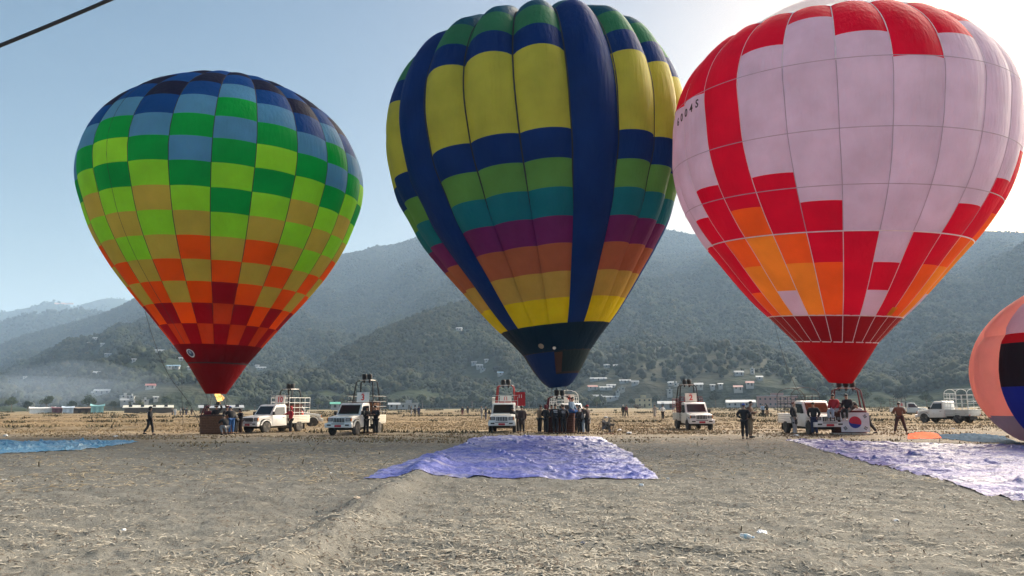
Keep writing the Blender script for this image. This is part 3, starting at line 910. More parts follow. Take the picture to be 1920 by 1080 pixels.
for k in range(12):
    t0 = R(30) * k + R(-114); t1 = t0 + R(30)
    side = 'G'
    if k in (0,): segs = [(0, .26, 'G'), (.26, .6, 'P'), (.6, 1, 'P')]
    elif k in (1,): segs = [(0, .07, 'W'), (.07, .14, 'R'), (.14, .39, 'B'), (.39, .56, 'K'), (.56, .60, 'R'), (.60, .76, 'W'), (.76, 1, 'P')]
    elif k in (11, 10): segs = [(0, .25, 'G'), (.25, 1, 'P')]
    else: segs = [(0, .1, 'R'), (.1, .40, 'B'), (.40, .63, 'K'), (.63, .8, 'R'), (.8, 1, 'P')]
    for a, b_, ch in segs:
        TH, V = np.meshgrid(np.linspace(t0, t1, 13), np.linspace(a, b_, max(4, int((b_ - a) * 40))))
        mesh_obj("panel", grid_mesh("panel", e4(TH, V, .35), F4[ch]), rb4)
# neck fabric lying on the ground in front of it
def crumple(name, corners, n, m, amp, mt, root, label=None, origin=None, lift=.06):
    a, b, c, d = [np.array(p[:2]) for p in corners]
    U, V = np.meshgrid(np.linspace(0, 1, m), np.linspace(0, 1, n))
    P = (a * (1 - U[..., None]) + b * U[..., None]) * (1 - V[..., None]) + (d * (1 - U[..., None]) + c * U[..., None]) * V[..., None]
    P = P + .12 * np.stack([fbm(U * 6, V * 4, 3, 91), fbm(U * 6 + 9, V * 4, 3, 92)], -1)
    edge = np.minimum(np.minimum(U, 1 - U) * 5, np.minimum(V, 1 - V) * 4); edge = np.clip(edge, 0, 1)
    z = gh(P[..., 0], P[..., 1]) + .02 + edge * (lift + amp * np.abs(fbm(P[..., 0] * 1.1, P[..., 1] * 2.5, 4, 93)) * 1.6)
    W = np.concatenate([P, z[..., None]], -1)
    if origin is not None: W = W - np.array(origin)
    return mesh_obj(name, grid_mesh(name, W, mt), root, label=label)
crumple("neck_fabric", [gnd(1700, 823), gnd(1768, 822), gnd(1757, 813), gnd(1705, 813)], 20, 40, .10, mat("flame orange fabric", (.9, .10, .03), .9, spec=.05), rb4, "orange red neck fabric spread flat", rb4.location, .05)
crumple("neck_fabric", [gnd(1764, 822.5), gnd(1920, 833), gnd(1880, 817), gnd(1760, 815.5)], 20, 60, .12, mat("slate blue fabric", (.04, .08, .13), .95, spec=.02), rb4, "slate blue neck fabric spread flat", rb4.location, .05)
print("panels", len([o for o in bpy.data.objects if o.parent == rb1]), len([o for o in bpy.data.objects if o.parent == rb2]), len([o for o in bpy.data.objects if o.parent == rb3]))
# =================================================================== TRUCKS, BASKETS, PEOPLE
_cache = {}
def part(key, fn, name, parent, loc=None, rot=None, label=None):
    """a part whose mesh data is shared by all things that use the same key"""
    if key not in _cache: _cache[key] = fn()
    return mesh_obj(name, _cache[key], parent, loc, rot, label)

white = mat("white truck paint", (.78, .77, .74), .32, var=.04, dirt=((.50, .42, .33), .28, 2.5), coat=.4)
cream = mat("cream bed paint", (.70, .66, .56), .45, var=.08, dirt=((.40, .32, .24), .45, 3.5))
greyb = mat("grey bed paint", (.52, .53, .51), .5, var=.08, dirt=((.34, .29, .23), .5, 3.5))
glass = mat("dark glass", (.02, .024, .028), .12, var=.02, spec=.4)
amber = mat("tinted windscreen", (.13, .045, .02), .1, var=.3, scale=4)
rubber = mat("tyre rubber", (.055, .052, .05), .85, var=.2, dirt=((.28, .24, .19), .6, 5))
steel = mat("steel rim", (.55, .54, .52), .4, metal=.5, dirt=((.3, .25, .2), .5, 6))
black = mat("black plastic", (.02, .02, .02), .6)
under = mat("underbody", (.03, .027, .025), .9)
lens = mat("lamp glass", (.30, .31, .32), .12, spec=.9)
redpl = mat("red number plate", (.45, .03, .04), .5)
orangel = mat("orange indicator", (.65, .20, .02), .3)
redl = mat("red reflector", (.35, .01, .01), .3)
blackp = mat("black rail paint", (.025, .025, .028), .5)
whitep = mat("white rail paint", (.72, .72, .70), .5, dirt=((.4, .33, .26), .4, 5))
maroonp = mat("maroon padding", (.12, .012, .018), .7, bump=.3)
blackpad = mat("black padding", (.018, .018, .02), .75, bump=.3)
board = mat("white board", (.74, .72, .66), .6)
rednum = mat("red numerals", (.60, .03, .025), .6)
blueprint = mat("blue door print", (.03, .10, .40), .5)
cylred = mat("red gas cylinder", (.62, .05, .03), .4)

def taper_cab(me):
    for v in me.vertices:
        z = v.co.z
        if z > 1.1: v.co.x *= 1 - .075 * min(1, (z - 1.1) / .7)
        if v.co.y < -1.9: v.co.x *= 1 - .04 * min(1, (-1.9 - v.co.y) / .4)
    return me
def k_cab():
    m = MB().prism([(-2.28, .50), (-2.30, .93), (-2.20, 1.03), (-1.18, 1.14), (-.74, 1.76), (-.62, 1.83), (.12, 1.85), (.26, 1.78), (.30, .46), (-1.15, .42), (-1.18, .78), (-1.36, .90), (-1.86, .90), (-2.06, .78), (-2.10, .50)], 'x', -.77, .77)
    return taper_cab(m.mesh("cab", white, smooth=True, bevel=.035))
def k_quad(P, th, mt, name):
    def f():
        a, b, c, d = [Vector(p) for p in P]; n = (b - a).cross(d - a).normalized() * th
        m = MB().add([a, b, c, d, a + n, b + n, c + n, d + n], [(0, 3, 2, 1), (4, 5, 6, 7), (0, 1, 5, 4), (1, 2, 6, 5), (2, 3, 7, 6), (3, 0, 4, 7)])
        return m.mesh(name, mt)
    return f
def k_box(name, mt, *b, bevel=.0, M=None):
    def f():
        return MB().box(*b, M=M).mesh(name, mt, smooth=bevel > 0, bevel=bevel)
    return f
def k_wheel_t():
    return MB().lathe([(.22, -.1), (.33, -.11), (.365, -.07), (.37, 0), (.365, .07), (.33, .11), (.22, .1)], 24, M=Matrix.Rotation(R(90), 4, 'Y')).mesh("tyre", rubber, smooth=True)
def k_wheel_r():
    m = MB().lathe([(.225, -.085), (.21, -.06), (.15, -.045), (.09, -.06), (.05, -.095), (0.001, -.095)], 20, M=Matrix.Rotation(R(90), 4, 'Y'), cap=False)
    m.lathe([(.225, .085), (.21, .06), (.15, .045), (.09, .06), (.05, .095), (0.001, .095)], 20, M=Matrix.Rotation(R(90), 4, 'Y'), cap=False)
    return m.mesh("rim", steel, smooth=True)
def k_arch(): return MB().lathe([(.44, -.05), (.44, .04)], 20, M=Matrix.Rotation(R(90), 4, 'Y')).mesh("wheel_arch", under)
def k_fender(sx):
    def f():
        m = MB(); n = 12; x0, x1 = (.74, .83) if sx > 0 else (-.83, -.74)
        for i in range(n):
            a0, a1 = R(15 + 150 * i / n), R(15 + 150 * (i + 1) / n)
            P = [(math.cos(a) * r_, math.sin(a) * r_) for a, r_ in ((a0, .43), (a1, .43), (a1, .50), (a0, .50))]
            m.add([(x, p[0], p[1]) for x in (x0, x1) for p in P], [(0, 1, 2, 3), (7, 6, 5, 4), (0, 4, 5, 1), (2, 6, 7, 3), (1, 5, 6, 2), (3, 7, 4, 0)])
        return m.mesh("fender", white, smooth=True)
    return f
def number_board(root, txt, loc, tilt=0, w=.80, h=.60, rot=0):
    b = mesh_obj("number_board", MB().box(-w / 2, w / 2, -.012, .012, 0, h).mesh("board", board), root, loc, (tilt, 0, rot))
    t = mesh_obj("number", text_mesh(txt, h * .86, rednum, .004, True), b, (0, -.02, h * .46), (R(90), 0, 0))
    mesh_obj("print", text_mesh("NO", h * .15, rednum, .003, True), b, (0, -.02, h * .90), (R(90), 0, 0))
    return b

def rail(root, mt, key, p0, p1, r=.018, name="rail"):
    def f(): return MB().tube([(0, 0, 0), tuple(Vector(p1) - Vector(p0))], r, 5).mesh(name, mt)
    return part((key, name, tuple(np.round(Vector(p1) - Vector(p0), 3)), r), f, name, root, p0)
def truck(px, Y, aim, label, rails='white', bed=None, num=None, head=True, hoops=0, plate=True, glassm=None, height=1.75, name="pickup_truck", boardx=0.0, group="white pickup trucks"):
    g = gx(px, Y); beta = math.atan2(g.x, g.y)
    root = empty(name, (g.x, g.y, gz(g.x, g.y)), -beta - R(aim), label, "truck", group)
    bedm = bed or white
    bk = bedm.name
    part("cab", k_cab, "cab", root)
    part("bonnet", k_quad([(-.55, -2.12, 1.042), (.55, -2.12, 1.042), (.62, -1.28, 1.132), (-.62, -1.28, 1.132)], .025, white, "bonnet"), "bonnet", root)
    part("ws" + (glassm or glass).name, k_quad([(-.64, -1.13, 1.19), (.64, -1.13, 1.19), (.60, -.775, 1.70), (-.60, -.775, 1.70)], .02, glassm or glass, "windscreen"), "windscreen", root, (0, -.012, .012))
    for sx in (-1, 1):
        part(("wiper", sx), lambda: MB().tube([(sx * .05 + .1, -1.15, 1.19), (sx * .05 - .28, -1.07, 1.32)], .008, 4).mesh("wiper", black), "wiper", root, (0, -.04, .02))
        X = .775
        def kd(sx=sx):
            P = [(-1.05, .52), (-1.05, 1.12), (.10, 1.12), (.10, .52)]
            return MB().prism(P, 'x', sx * .765, sx * .785).mesh("door", white, bevel=.006, smooth=True)
        d = part(("door", sx), kd, "door", root)
        def kw(sx=sx):
            P = [(-.98, 1.17), (-.70, 1.66), (.08, 1.68), (.08, 1.17)]
            me = MB().prism(P, 'x', sx * .765, sx * .79).mesh("side_window", glass); return taper_cab(me)
        part(("sw", sx), kw, "side_window", root)
        part(("dh", sx), k_box("handle", black, sx * .785 - .01, sx * .785 + .02, -.12, .02, .96, .99), "handle", d)
        def km(sx=sx):
            return MB().box(sx * .80 - .02, sx * .80 + .16 * sx, -1.08, -.98, 1.15, 1.38).mesh("mirror", black, bevel=.02, smooth=True)
        part(("mir", sx), km, "wing_mirror", root)
        hx = sx * .56
        h_ = part(("hl", sx), k_box("headlight", black, hx - .15, hx + .15, -2.335, -2.27, .80, .98, bevel=.01), "headlight", root)
        part(("hll", sx), k_box("lens", lens, hx - .11, hx + .11, -2.345, -2.33, .825, .955), "lens", h_)
        part(("ind", sx), k_box("indicator", orangel, sx * .735 - .025, sx * .735 + .025, -2.32, -2.26, .80, .98), "indicator", root)
        part(("fog", sx), k_box("fog_light", black, hx - .12, hx + .12, -2.475, -2.44, .55, .63, bevel=.01), "fog_light", root)
        part(("fen", sx), k_fender(sx), "fender", root, (0, -1.61, .37))
        part(("tl", sx), k_box("tail_light", redl, sx * .72 - .08, sx * .72 + .08, 2.47, 2.50, .62, .72), "tail_light", root)
        for y in (-1.61, 1.45):
            part("arch", k_arch, "wheel_arch", root, (sx * .72, y, .42))
            w = empty("wheel", (sx * .74, y, .355)); w.parent = root
            part("tyre", k_wheel_t, "tyre", w); part("rim", k_wheel_r, "rim", w)
        part(("flap", sx), k_box("mud_flap", black, sx * .72 - .13, sx * .72 + .13, 1.95, 1.965, .18, .55), "mud_flap", root)
    part("grille", k_box("grille", white, -.37, .37, -2.33, -2.28, .71, 1.01, bevel=.015), "grille", root)
    for i in range(7):
        x = -.30 + i * .10
        part("slot", k_box("grille_slot", black, -.033, .033, -2.35, -2.325, .74, .98), "grille_slot", root, (x, 0, 0))
    part("bump", k_box("bumper", white, -.84, .84, -2.46, -2.22, .44, .70, bevel=.04), "bumper", root)
    part("bumpl", k_box("lower_grille", black, -.40, .40, -2.47, -2.45, .64, .675), "lower_grille", root)
    if plate: part("plate", k_box("number_plate", redpl, -.2, .2, -2.49, -2.465, .48, .60), "number_plate", root)
    part("under", k_box("chassis", under, -.5, .5, -2.1, 2.35, .30, .56), "chassis", root)
    part("axle", lambda: MB().tube([(-.7, -1.61, .34), (.7, -1.61, .34)], .05, 6).tube([(-.7, 1.45, .34), (.7, 1.45, .34)], .07, 6).mesh("axle", under), "axle", root)
    # cargo bed
    part("bedf" + bk, k_box("bed_floor", bedm, -.82, .82, .40, 2.46, .60, .68), "bed_floor", root)
    for i in range(4):
        z = .68 + i * .115
        for sx in (-1, 1):
            part(("sb", sx, bk), k_box("side_board", bedm, sx * .83 - .02, sx * .83 + .02, .40, 2.46, 0, .105, bevel=.012), "side_board", root, (0, 0, z))
        part(("tb", bk), k_box("tail_board", bedm, -.80, .80, 2.44, 2.48, 0, .105, bevel=.012), "tail_board", root, (0, 0, z))
        part(("fb", bk), k_box("front_board", bedm, -.80, .80, .385, .42, 0, .105, bevel=.012), "front_board", root, (0, 0, z))
    rm = dict(white=whitep, black=blackp, red=mat("red rail paint", (.22, .02, .025), .5), grey=mat("grey rail paint", (.42, .43, .42), .5)).get(rails)
    if rm:
        top = height; key = rails
        ys = np.linspace(.42, 2.44, 5)
        for sx in (-1, 1):
            for y in ys: rail(root, rm, key, (sx * .83, y, 1.14), (sx * .83, y, top), .02, "rail_post")
            for z in np.linspace(1.30, top, 4): rail(root, rm, key, (sx * .83, .42, z), (sx * .83, 2.44, z), .02, "rail")
        for x in (-.42, 0, .42): rail(root, rm, key, (x, .42, 1.14), (x, .42, top + .12), .018, "rail_post")
        for z in np.linspace(1.30, top + .12, 4): rail(root, rm, key, (-.83, .42, z), (.83, .42, z), .018, "rail")
        for z in np.linspace(1.30, top, 3): rail(root, rm, key, (-.83, 2.44, z), (.83, 2.44, z), .018, "rail")
        for i in range(hoops):
            y = .42 + i * 2.02 / max(1, hoops - 1)
            def kh():
                pts = [(-.83, 0, 0), (-.80, 0, .16), (-.62, 0, .36), (-.3, 0, .47), (0, 0, .5), (.3, 0, .47), (.62, 0, .36), (.80, 0, .16), (.83, 0, 0)]
                return MB().tube(pts, .022, 6).mesh("hoop", rm, smooth=True)
            part(("hoop", rails), kh, "hoop", root, (0, y, top))
        if hoops:
            rail(root, rm, key, (0, .42, top + .5), (0, 2.44, top + .5), .018, "ridge_bar")
    if num: number_board(root, num, (boardx, .33 - .0, 1.92 - .03), R(-4))
    return root

wick = mat("wicker", (.19, .085, .045), .8, var=.35, scale=14, bump=.8, bscale=60)
wickd = mat("dark wicker", (.10, .035, .025), .8, var=.35, scale=14, bump=.8, bscale=60)
leather = mat("leather rim", (.07, .035, .025), .55)
burn = mat("burner steel", (.16, .16, .17), .35, metal=.8)
burnb = mat("blackened coil", (.03, .03, .032), .5, metal=.4)
wood = mat("pale wooden skid", (.52, .46, .38), .7)
def basket(loc, rz, label, w=1.9, d=1.3, h=1.12, wm=None, pad=None, top=2.0, group="balloon baskets", flare=.78, burners=2, skid=True, parts_of=None):
    """wicker basket with padded uprights and a twin burner on its frame"""
    root = empty("balloon_basket", loc, rz, label, "basket", group)
    wm = wm or wick; pad = pad or maroonp
    K = (w, d, h, wm.name, pad.name, top, flare)
    def kb():
        m = MB(); n = 28; P = []
        def ring(s, z): return [(math.copysign(abs(math.cos(a)) ** .28, math.cos(a)) * w / 2 * s, math.copysign(abs(math.sin(a)) ** .28, math.sin(a)) * d / 2 * s, z) for a in [2 * math.pi * (k + .5) / n for k in range(n)]]
        rs = [ring(.93, 0), ring(.95, h * .15), ring(.97, h * .5), ring(.99, h * .9), ring(1, h), ring(.94, h), ring(.90, .05)]
        for r_ in rs: P += r_
        F = [(i * n + k, i * n + (k + 1) % n, (i + 1) * n + (k + 1) % n, (i + 1) * n + k) for i in range(6) for k in range(n)]
        F += [tuple(reversed(range(n))), tuple(6 * n + k for k in range(n))]
        return m.add(P, F).mesh("basket_wall", wm, smooth=True)
    def kweave():
        m = MB(); n = 28
        for j in range(10):
            z = h * (j + .6) / 10.8; s = .94 + .06 * z / h + .008
            m.tube([(math.copysign(abs(math.cos(a)) ** .28, math.cos(a)) * w / 2 * s, math.copysign(abs(math.sin(a)) ** .28, math.sin(a)) * d / 2 * s, z) for a in [2 * math.pi * (k + .5) / n for k in range(n)]], .02, 4, closed=True)
        return m.mesh("weave_band", wm)
    def krim():
        n = 28
        return MB().tube([(math.copysign(abs(math.cos(a)) ** .28, math.cos(a)) * w / 2 * .98, math.copysign(abs(math.sin(a)) ** .28, math.sin(a)) * d / 2 * .98, h + .02) for a in [2 * math.pi * (k + .5) / n for k in range(n)]], .05, 7, closed=True).mesh("leather_rim", leather if wm is wick else pad, smooth=True)
    part(("bk",) + K, kb, "basket_wall", root, (0, 0, .06)); part(("wv",) + K, kweave, "weave_bands", root, (0, 0, .06)); part(("rm",) + K, krim, "padded_rim", root, (0, 0, .06))
    if skid:
        for y in (-d * .33, 0, d * .33): part(("sk", w), k_box("skid", wood, -w * .48, w * .48, -.05, .05, 0, .06), "skid", root, (0, y, 0))
    fx, fy = w / 2 * flare * .6, d / 2 * flare * .8
    for sx in (-1, 1):
        for sy in (-1, 1):
            def ku(sx=sx, sy=sy): return MB().tube([(sx * w * .46, sy * d * .44, h), (sx * (w * .46 * .6 + fx * .4), sy * fy, top - .12), (sx * fx, sy * fy, top)], [.045, .042, .035], 8).mesh("upright", pad, smooth=True)
            part(("up", sx, sy) + K, ku, "upright", root)
    def kf():
        m = MB().tube([(-fx - .08, -fy, top), (fx + .08, -fy, top), (fx + .08, fy, top), (-fx - .08, fy, top)], .024, 6, closed=True)
        m.tube([(-fx, 0, top), (fx, 0, top)], .02, 6)
        return m.mesh("burner_frame", steel)
    part(("bf",) + K, kf, "burner_frame", root)
    for i in range(burners):
        x = (i - (burners - 1) / 2) * .34
        def kbn():
            m = MB().lathe([(.05, -.22), (.06, -.05), (.11, 0), (.14, .06), (.145, .30), (.12, .32)], 14)
            for j in range(4): m.tube([(math.cos(a) * .155, math.sin(a) * .155, .06 + j * .065) for a in np.linspace(0, 2 * math.pi, 15)[:-1]], .014, 4, closed=True)
            return m.mesh("burner", burnb, smooth=True)
        part("burner", kbn, "burner", root, (x, 0, top + .06))
    return root

# ------------------------------------------------------------------ people
skinm = mat("skin", (.36, .20, .13), .55, var=.08)
hairm = mat("black hair", (.012, .010, .010), .5, bump=.5, bscale=80)
def cloth(name, col): return mat(name + " cloth", col, .85, var=.12, scale=6, bump=.35, bscale=18)
def skin_grow(V, Ed, Rd, root_i=0, sub=1):
    me = bpy.data.meshes.new("g"); me.from_pydata([tuple(v) for v in V], Ed, [])
    o = bpy.data.objects.new("g", me); COL.objects.link(o)
    md = o.modifiers.new("s", 'SKIN'); md.use_smooth_shade = True; md.branch_smoothing = .6
    for i, r_ in enumerate(Rd):
        d = me.skin_vertices[0].data[i]; d.radius = (r_, r_) if not isinstance(r_, tuple) else r_; d.use_root = (i == root_i)
    s = o.modifiers.new("b", 'SUBSURF'); s.levels = sub; s.render_levels = sub
    dg = bpy.context.evaluated_depsgraph_get()
    out = bpy.data.meshes.new_from_object(o.evaluated_get(dg))
    bpy.data.objects.remove(o); bpy.data.meshes.remove(me)
    out.polygons.foreach_set('use_smooth', [True] * len(out.polygons))
    return out
# joints of a 1.7 m figure facing -Y ; x: own left is +
BASE = dict(pel=(0, 0, .93), wai=(0, .0, 1.08), che=(0, 0, 1.30), nec=(0, 0, 1.46), hea=(0, -.015, 1.60),
            shL=(.185, 0, 1.40), elL=(.235, .02, 1.12), wrL=(.25, -.03, .88), shR=(-.185, 0, 1.40), elR=(-.235, .02, 1.12), wrR=(-.25, -.03, .88),
            hiL=(.09, 0, .90), knL=(.10, -.01, .49), anL=(.10, .02, .09), hiR=(-.09, 0, .90), knR=(-.10, -.01, .49), anR=(-.10, .02, .09))
POSE = {
 'stand': {}, 
 'wide': dict(knL=(.20, -.01, .49), anL=(.30, .03, .09), knR=(-.20, 0, .49), anR=(-.30, .02, .09), elL=(.30, -.05, 1.14), wrL=(.20, -.26, 1.12), elR=(-.30, -.05, 1.14), wrR=(-.20, -.26, 1.12), hiL=(.11, 0, .90), hiR=(-.11, 0, .90)),
 'walk': dict(knL=(.09, -.16, .51), anL=(.09, -.20, .10), knR=(-.09, .06, .50), anR=(-.09, .28, .16), elL=(.24, .12, 1.14), wrL=(.24, .10, .90), elR=(-.24, -.08, 1.13), wrR=(-.22, -.22, .94)),
 'phone': dict(elL=(.24, -.04, 1.13), wrL=(.10, -.27, 1.20), elR=(-.24, -.04, 1.13), wrR=(-.10, -.27, 1.18), hea=(0, -.07, 1.585), nec=(0, -.02, 1.46)),
 'hips': dict(elL=(.34, .05, 1.17), wrL=(.18, -.08, 1.02), elR=(-.34, .05, 1.17), wrR=(-.18, -.08, 1.02)),
 'pockets': dict(elL=(.30, .05, 1.14), wrL=(.19, -.05, .95), elR=(-.30, .05, 1.14), wrR=(-.19, -.05, .95)),
 'reach': dict(elR=(-.40, -.10, 1.26), wrR=(-.62, -.20, 1.22), elL=(.24, .02, 1.12), wrL=(.23, -.12, .92)),
 'lean': dict(wai=(0, -.08, 1.07), che=(0, -.22, 1.27), nec=(0, -.30, 1.41), hea=(0, -.37, 1.53), shL=(.185, -.24, 1.36), shR=(-.185, -.24, 1.36), elL=(.25, -.44, 1.18), wrL=(.16, -.64, 1.14), elR=(-.25, -.44, 1.18), wrR=(-.16, -.64, 1.14)),
 'push': dict(pel=(0, 0, .88), wai=(0, -.14, 1.02), che=(0, -.32, 1.20), nec=(0, -.42, 1.33), hea=(0, -.50, 1.44), shL=(.185, -.34, 1.28), shR=(-.185, -.34, 1.28), elL=(.22, -.56, 1.14), wrL=(.16, -.74, 1.20), elR=(-.22, -.56, 1.14), wrR=(-.16, -.74, 1.20),
              hiL=(.09, .02, .86), hiR=(-.09, .02, .86), knL=(.10, .14, .50), anL=(.10, .42, .14), knR=(-.10, -.10, .46), anR=(-.10, .0, .09)),
 'sit': dict(knL=(.13, -.42, .86), anL=(.14, -.44, .44), knR=(-.13, -.42, .84), anR=(-.12, -.36, .42), wai=(0, -.01, 1.08), che=(0, -.05, 1.30), nec=(0, -.07, 1.46), hea=(0, -.11, 1.595), elL=(.26, -.06, 1.13), wrL=(.20, -.26, .98), elR=(-.26, -.06, 1.13), wrR=(-.22, -.24, .98)),
 'up': dict(elL=(.32, -.05, 1.52), wrL=(.20, -.10, 1.80), elR=(-.24, .0, 1.13), wrR=(-.2, -.16, 1.0)),
 'camera': dict(elL=(.27, -.10, 1.20), wrL=(.07, -.24, 1.52), elR=(-.27, -.10, 1.20), wrR=(-.07, -.24, 1.50)),
 'crouch': dict(pel=(0, .10, .50), wai=(0, .05, .64), che=(0, -.10, .84), nec=(0, -.18, .97), hea=(0, -.24, 1.09), shL=(.185, -.12, .92), shR=(-.185, -.12, .92), elL=(.24, -.30, .74), wrL=(.14, -.48, .68), elR=(-.24, -.30, .74), wrR=(-.14, -.48, .68),
                hiL=(.09, .08, .48), hiR=(-.09, .08, .48), knL=(.16, -.30, .50), anL=(.13, -.06, .09), knR=(-.16, -.30, .50), anR=(-.13, -.06, .09))}
def foot_dir(J, s):
    k = Vector(J['kn' + s]); a = Vector(J['an' + s])
    return Vector((0.02 if s == 'L' else -.02, -.17, -.055 if abs(a.z - .09) < .02 else -.07))
def body_meshes(pose, build='m', long_coat=False, skirt=False):
    key = (pose, build, long_coat, skirt)
    if key in _cache: return _cache[key]
    J = {k: Vector(v) for k, v in {**BASE, **POSE[pose]}.items()}
    w = 1.0 if build == 'm' else .88
    for s in 'LR': J['sh' + s].x *= w
    # body: one continuous surface from head to toes
    V = [J['pel'], J['wai'], J['che'], J['nec'], J['hea'] - Vector((0, -.01, .03)), J['hea'] + Vector((0, .012, .05))]
    Rr = [(.14 * w, .095), (.115 * w, .085), (.125 * w, .085), .052, (.068, .082), (.076, .088)]
    E_ = [(0, 1), (1, 2), (2, 3), (3, 4), (4, 5)]
    nose = len(V); V.append(J['hea'] + Vector((0, -.098, -.012))); Rr.append(.012); E_.append((4, nose))
    for s in 'LR':
        b = len(V); V += [J['sh' + s], J['el' + s], J['wr' + s]]; Rr += [.042, .036, .026]; E_ += [(2, b), (b, b + 1), (b + 1, b + 2)]
        b = len(V); f = foot_dir(J, s)
        V += [J['hi' + s], J['kn' + s], J['an' + s], J['an' + s] + Vector((0, -.03, -.05)), J['an' + s] + f]
        Rr += [.082, .055, .038, .04, .03]; E_ += [(0, b), (b, b + 1), (b + 1, b + 2), (b + 2, b + 3), (b + 3, b + 4)]
    body = skin_grow(V, E_, Rr); body.materials.append(skinm)
    # hands: palm, four unequal curled fingers and a thumb, rooted in the wrist
    bm = bmesh.new(); bm.from_mesh(body)
    for s in 'LR':
        sg = 1 if s == 'L' else -1
        a = (J['wr' + s] - J['el' + s]).normalized(); side = Vector((0, -1, 0)) if abs(a.y) < .75 else Vector((sg, 0, 0))
        side = (side - a * side.dot(a)).normalized(); nrm = a.cross(side).normalized() * sg
        o_ = J['wr' + s]; mb = MB()
        mb.tube([o_ - a * .01, o_ + a * .03, o_ + a * .085], [.024, .032, .030], 6)
        for i, (off_, L_) in enumerate(((.027, .068), (.009, .078), (-.009, .072), (-.026, .056))):
            p0 = o_ + a * .075 + side * off_
            mb.tube([p0, p0 + a * L_ * .55 - nrm * .008, p0 + a * L_ * .85 - nrm * .03], [.0095, .0085, .007], 5)
        p0 = o_ + a * .025 + side * .026
        mb.tube([p0, p0 + a * .03 + side * .022, p0 + a * .058 + side * .024 - nrm * .012], [.011, .010, .008], 5)
        vs_ = [bm.verts.new(v) for v in mb.v]
        for f in mb.f: bm.faces.new([vs_[i] for i in f])
    bm.to_mesh(body); bm.free(); body.polygons.foreach_set('use_smooth', [True] * len(body.polygons))
    # jacket
    k = 1.0
    V = [J['pel'] + Vector((0, 0, -.01)), J['wai'], J['che'], J['nec'] - (J['nec'] - J['che']) * .12]
    Rr = [(.20 * w, .155), (.19 * w, .15), (.225 * w, .165), (.105, .10)]
    E_ = [(0, 1), (1, 2), (2, 3)]
    if long_coat:
        V.append((J['pel'] + (J['knL'] + J['knR']) / 2) / 2 + Vector((0, 0, .0))); Rr.append((.21, .17)); E_.append((0, 4))
        V.append((J['knL'] + J['knR']) / 2 + Vector((0, 0, .06))); Rr.append((.22, .18)); E_.append((4, 5))
    for s in 'LR':
        b = len(V); V += [J['sh' + s], J['el' + s], J['wr' + s] + (J['el' + s] - J['wr' + s]) * .06]; Rr += [.115, .076, .055]; E_ += [(2, b), (b, b + 1), (b + 1, b + 2)]
    jac = skin_grow(V, E_, Rr)
    V = [J['pel'] + Vector((0, 0, .04))]; Rr = [(.16 * w, .115)]; E_ = []
    for s in 'LR':
        b = len(V); V += [J['hi' + s], J['kn' + s], J['an' + s] + (J['kn' + s] - J['an' + s]) * .06]; Rr += [(.112, .12), .086, .068]; E_ += [(0, b), (b, b + 1), (b + 1, b + 2)]
    if skirt:
        mid = (J['knL'] + J['knR']) / 2; V = [J['pel'] + Vector((0, 0, .1)), J['pel'], mid, (J['anL'] + J['anR']) / 2 + Vector((0, 0, .10))]; Rr = [(.14, .11), (.18, .14), (.19, .16), (.21, .17)]; E_ = [(0, 1), (1, 2), (2, 3)]
    tro = skin_grow(V, E_, Rr)
    shoes = []
    for s in 'LR':
        a = J['an' + s]; f = foot_dir(J, s)
        shoes.append(skin_grow([a + Vector((0, .035, -.035)), a + Vector((0, -.02, -.045)), a + f * .7 + Vector((0, 0, -.012)), a + f + Vector((0, -.02, 0))], [(0, 1), (1, 2), (2, 3)], [.05, .05, .045, .034]))
    _cache[key] = (body, jac, tro, shoes, J)
    return _cache[key]
def head_piece(kind, mt):
    key = ('head', kind, mt.name)
    if key in _cache: return _cache[key]
    bm = bmesh.new(); bmesh.ops.create_icosphere(bm, subdivisions=3, radius=1)
    g = np.random.default_rng(3)
    kill = []
    for v in bm.verts:
        x, y, z = v.co
        cut = -.05 if kind != 'long' else -1.0
        front = y < -.25 and z < (.38 if kind in ('hair', 'long') else .30)
        if kind == 'hood': front = y < -.55 and z < .45
        if front or (z < -.45 and kind in ('hair', 'cap', 'beanie')) or (kind in ('cap', 'beanie') and z < .05): kill.append(v); continue
        s_ = {'hair': 1.07, 'long': 1.12, 'cap': 1.08, 'beanie': 1.13, 'hood': 1.28}[kind]
        n_ = 1 + (.04 if kind in ('hair', 'long') else .01) * g.uniform(-1, 1)
        v.co = Vector((x * .083 * s_ * n_, y * .098 * s_ * n_ + .012, z * .108 * s_ * n_ + .018))
        if kind == 'long' and z < -.1: v.co.z -= .14 * (-.1 - z); v.co.x *= 1.12; v.co.y += .02
        if kind == 'hood' and z < -.3: v.co.x *= 1.15; v.co.y += .015
    bmesh.ops.delete(bm, geom=kill, context='VERTS')
    if kind == 'cap':
        ret = [bm.verts.new(p) for p in [(-.07, -.06, .035), (.07, -.06, .035), (.055, -.19, .02), (-.055, -.19, .02), (-.07, -.06, .047), (.07, -.06, .047), (.055, -.19, .03), (-.055, -.19, .03)]]
        for f in [(0, 3, 2, 1), (4, 5, 6, 7), (0, 1, 5, 4), (1, 2, 6, 5), (2, 3, 7, 6), (3, 0, 4, 7)]: bm.faces.new([ret[i] for i in f])
    me = bpy.data.meshes.new("hair"); bm.to_mesh(me); bm.free()
    me.polygons.foreach_set('use_smooth', [True] * len(me.polygons)); me.materials.append(mt)
    _cache[key] = me
    return me
eye_m = mat("eyes", (.02, .015, .012), .3); lip_m = mat("lips", (.22, .08, .07), .5)
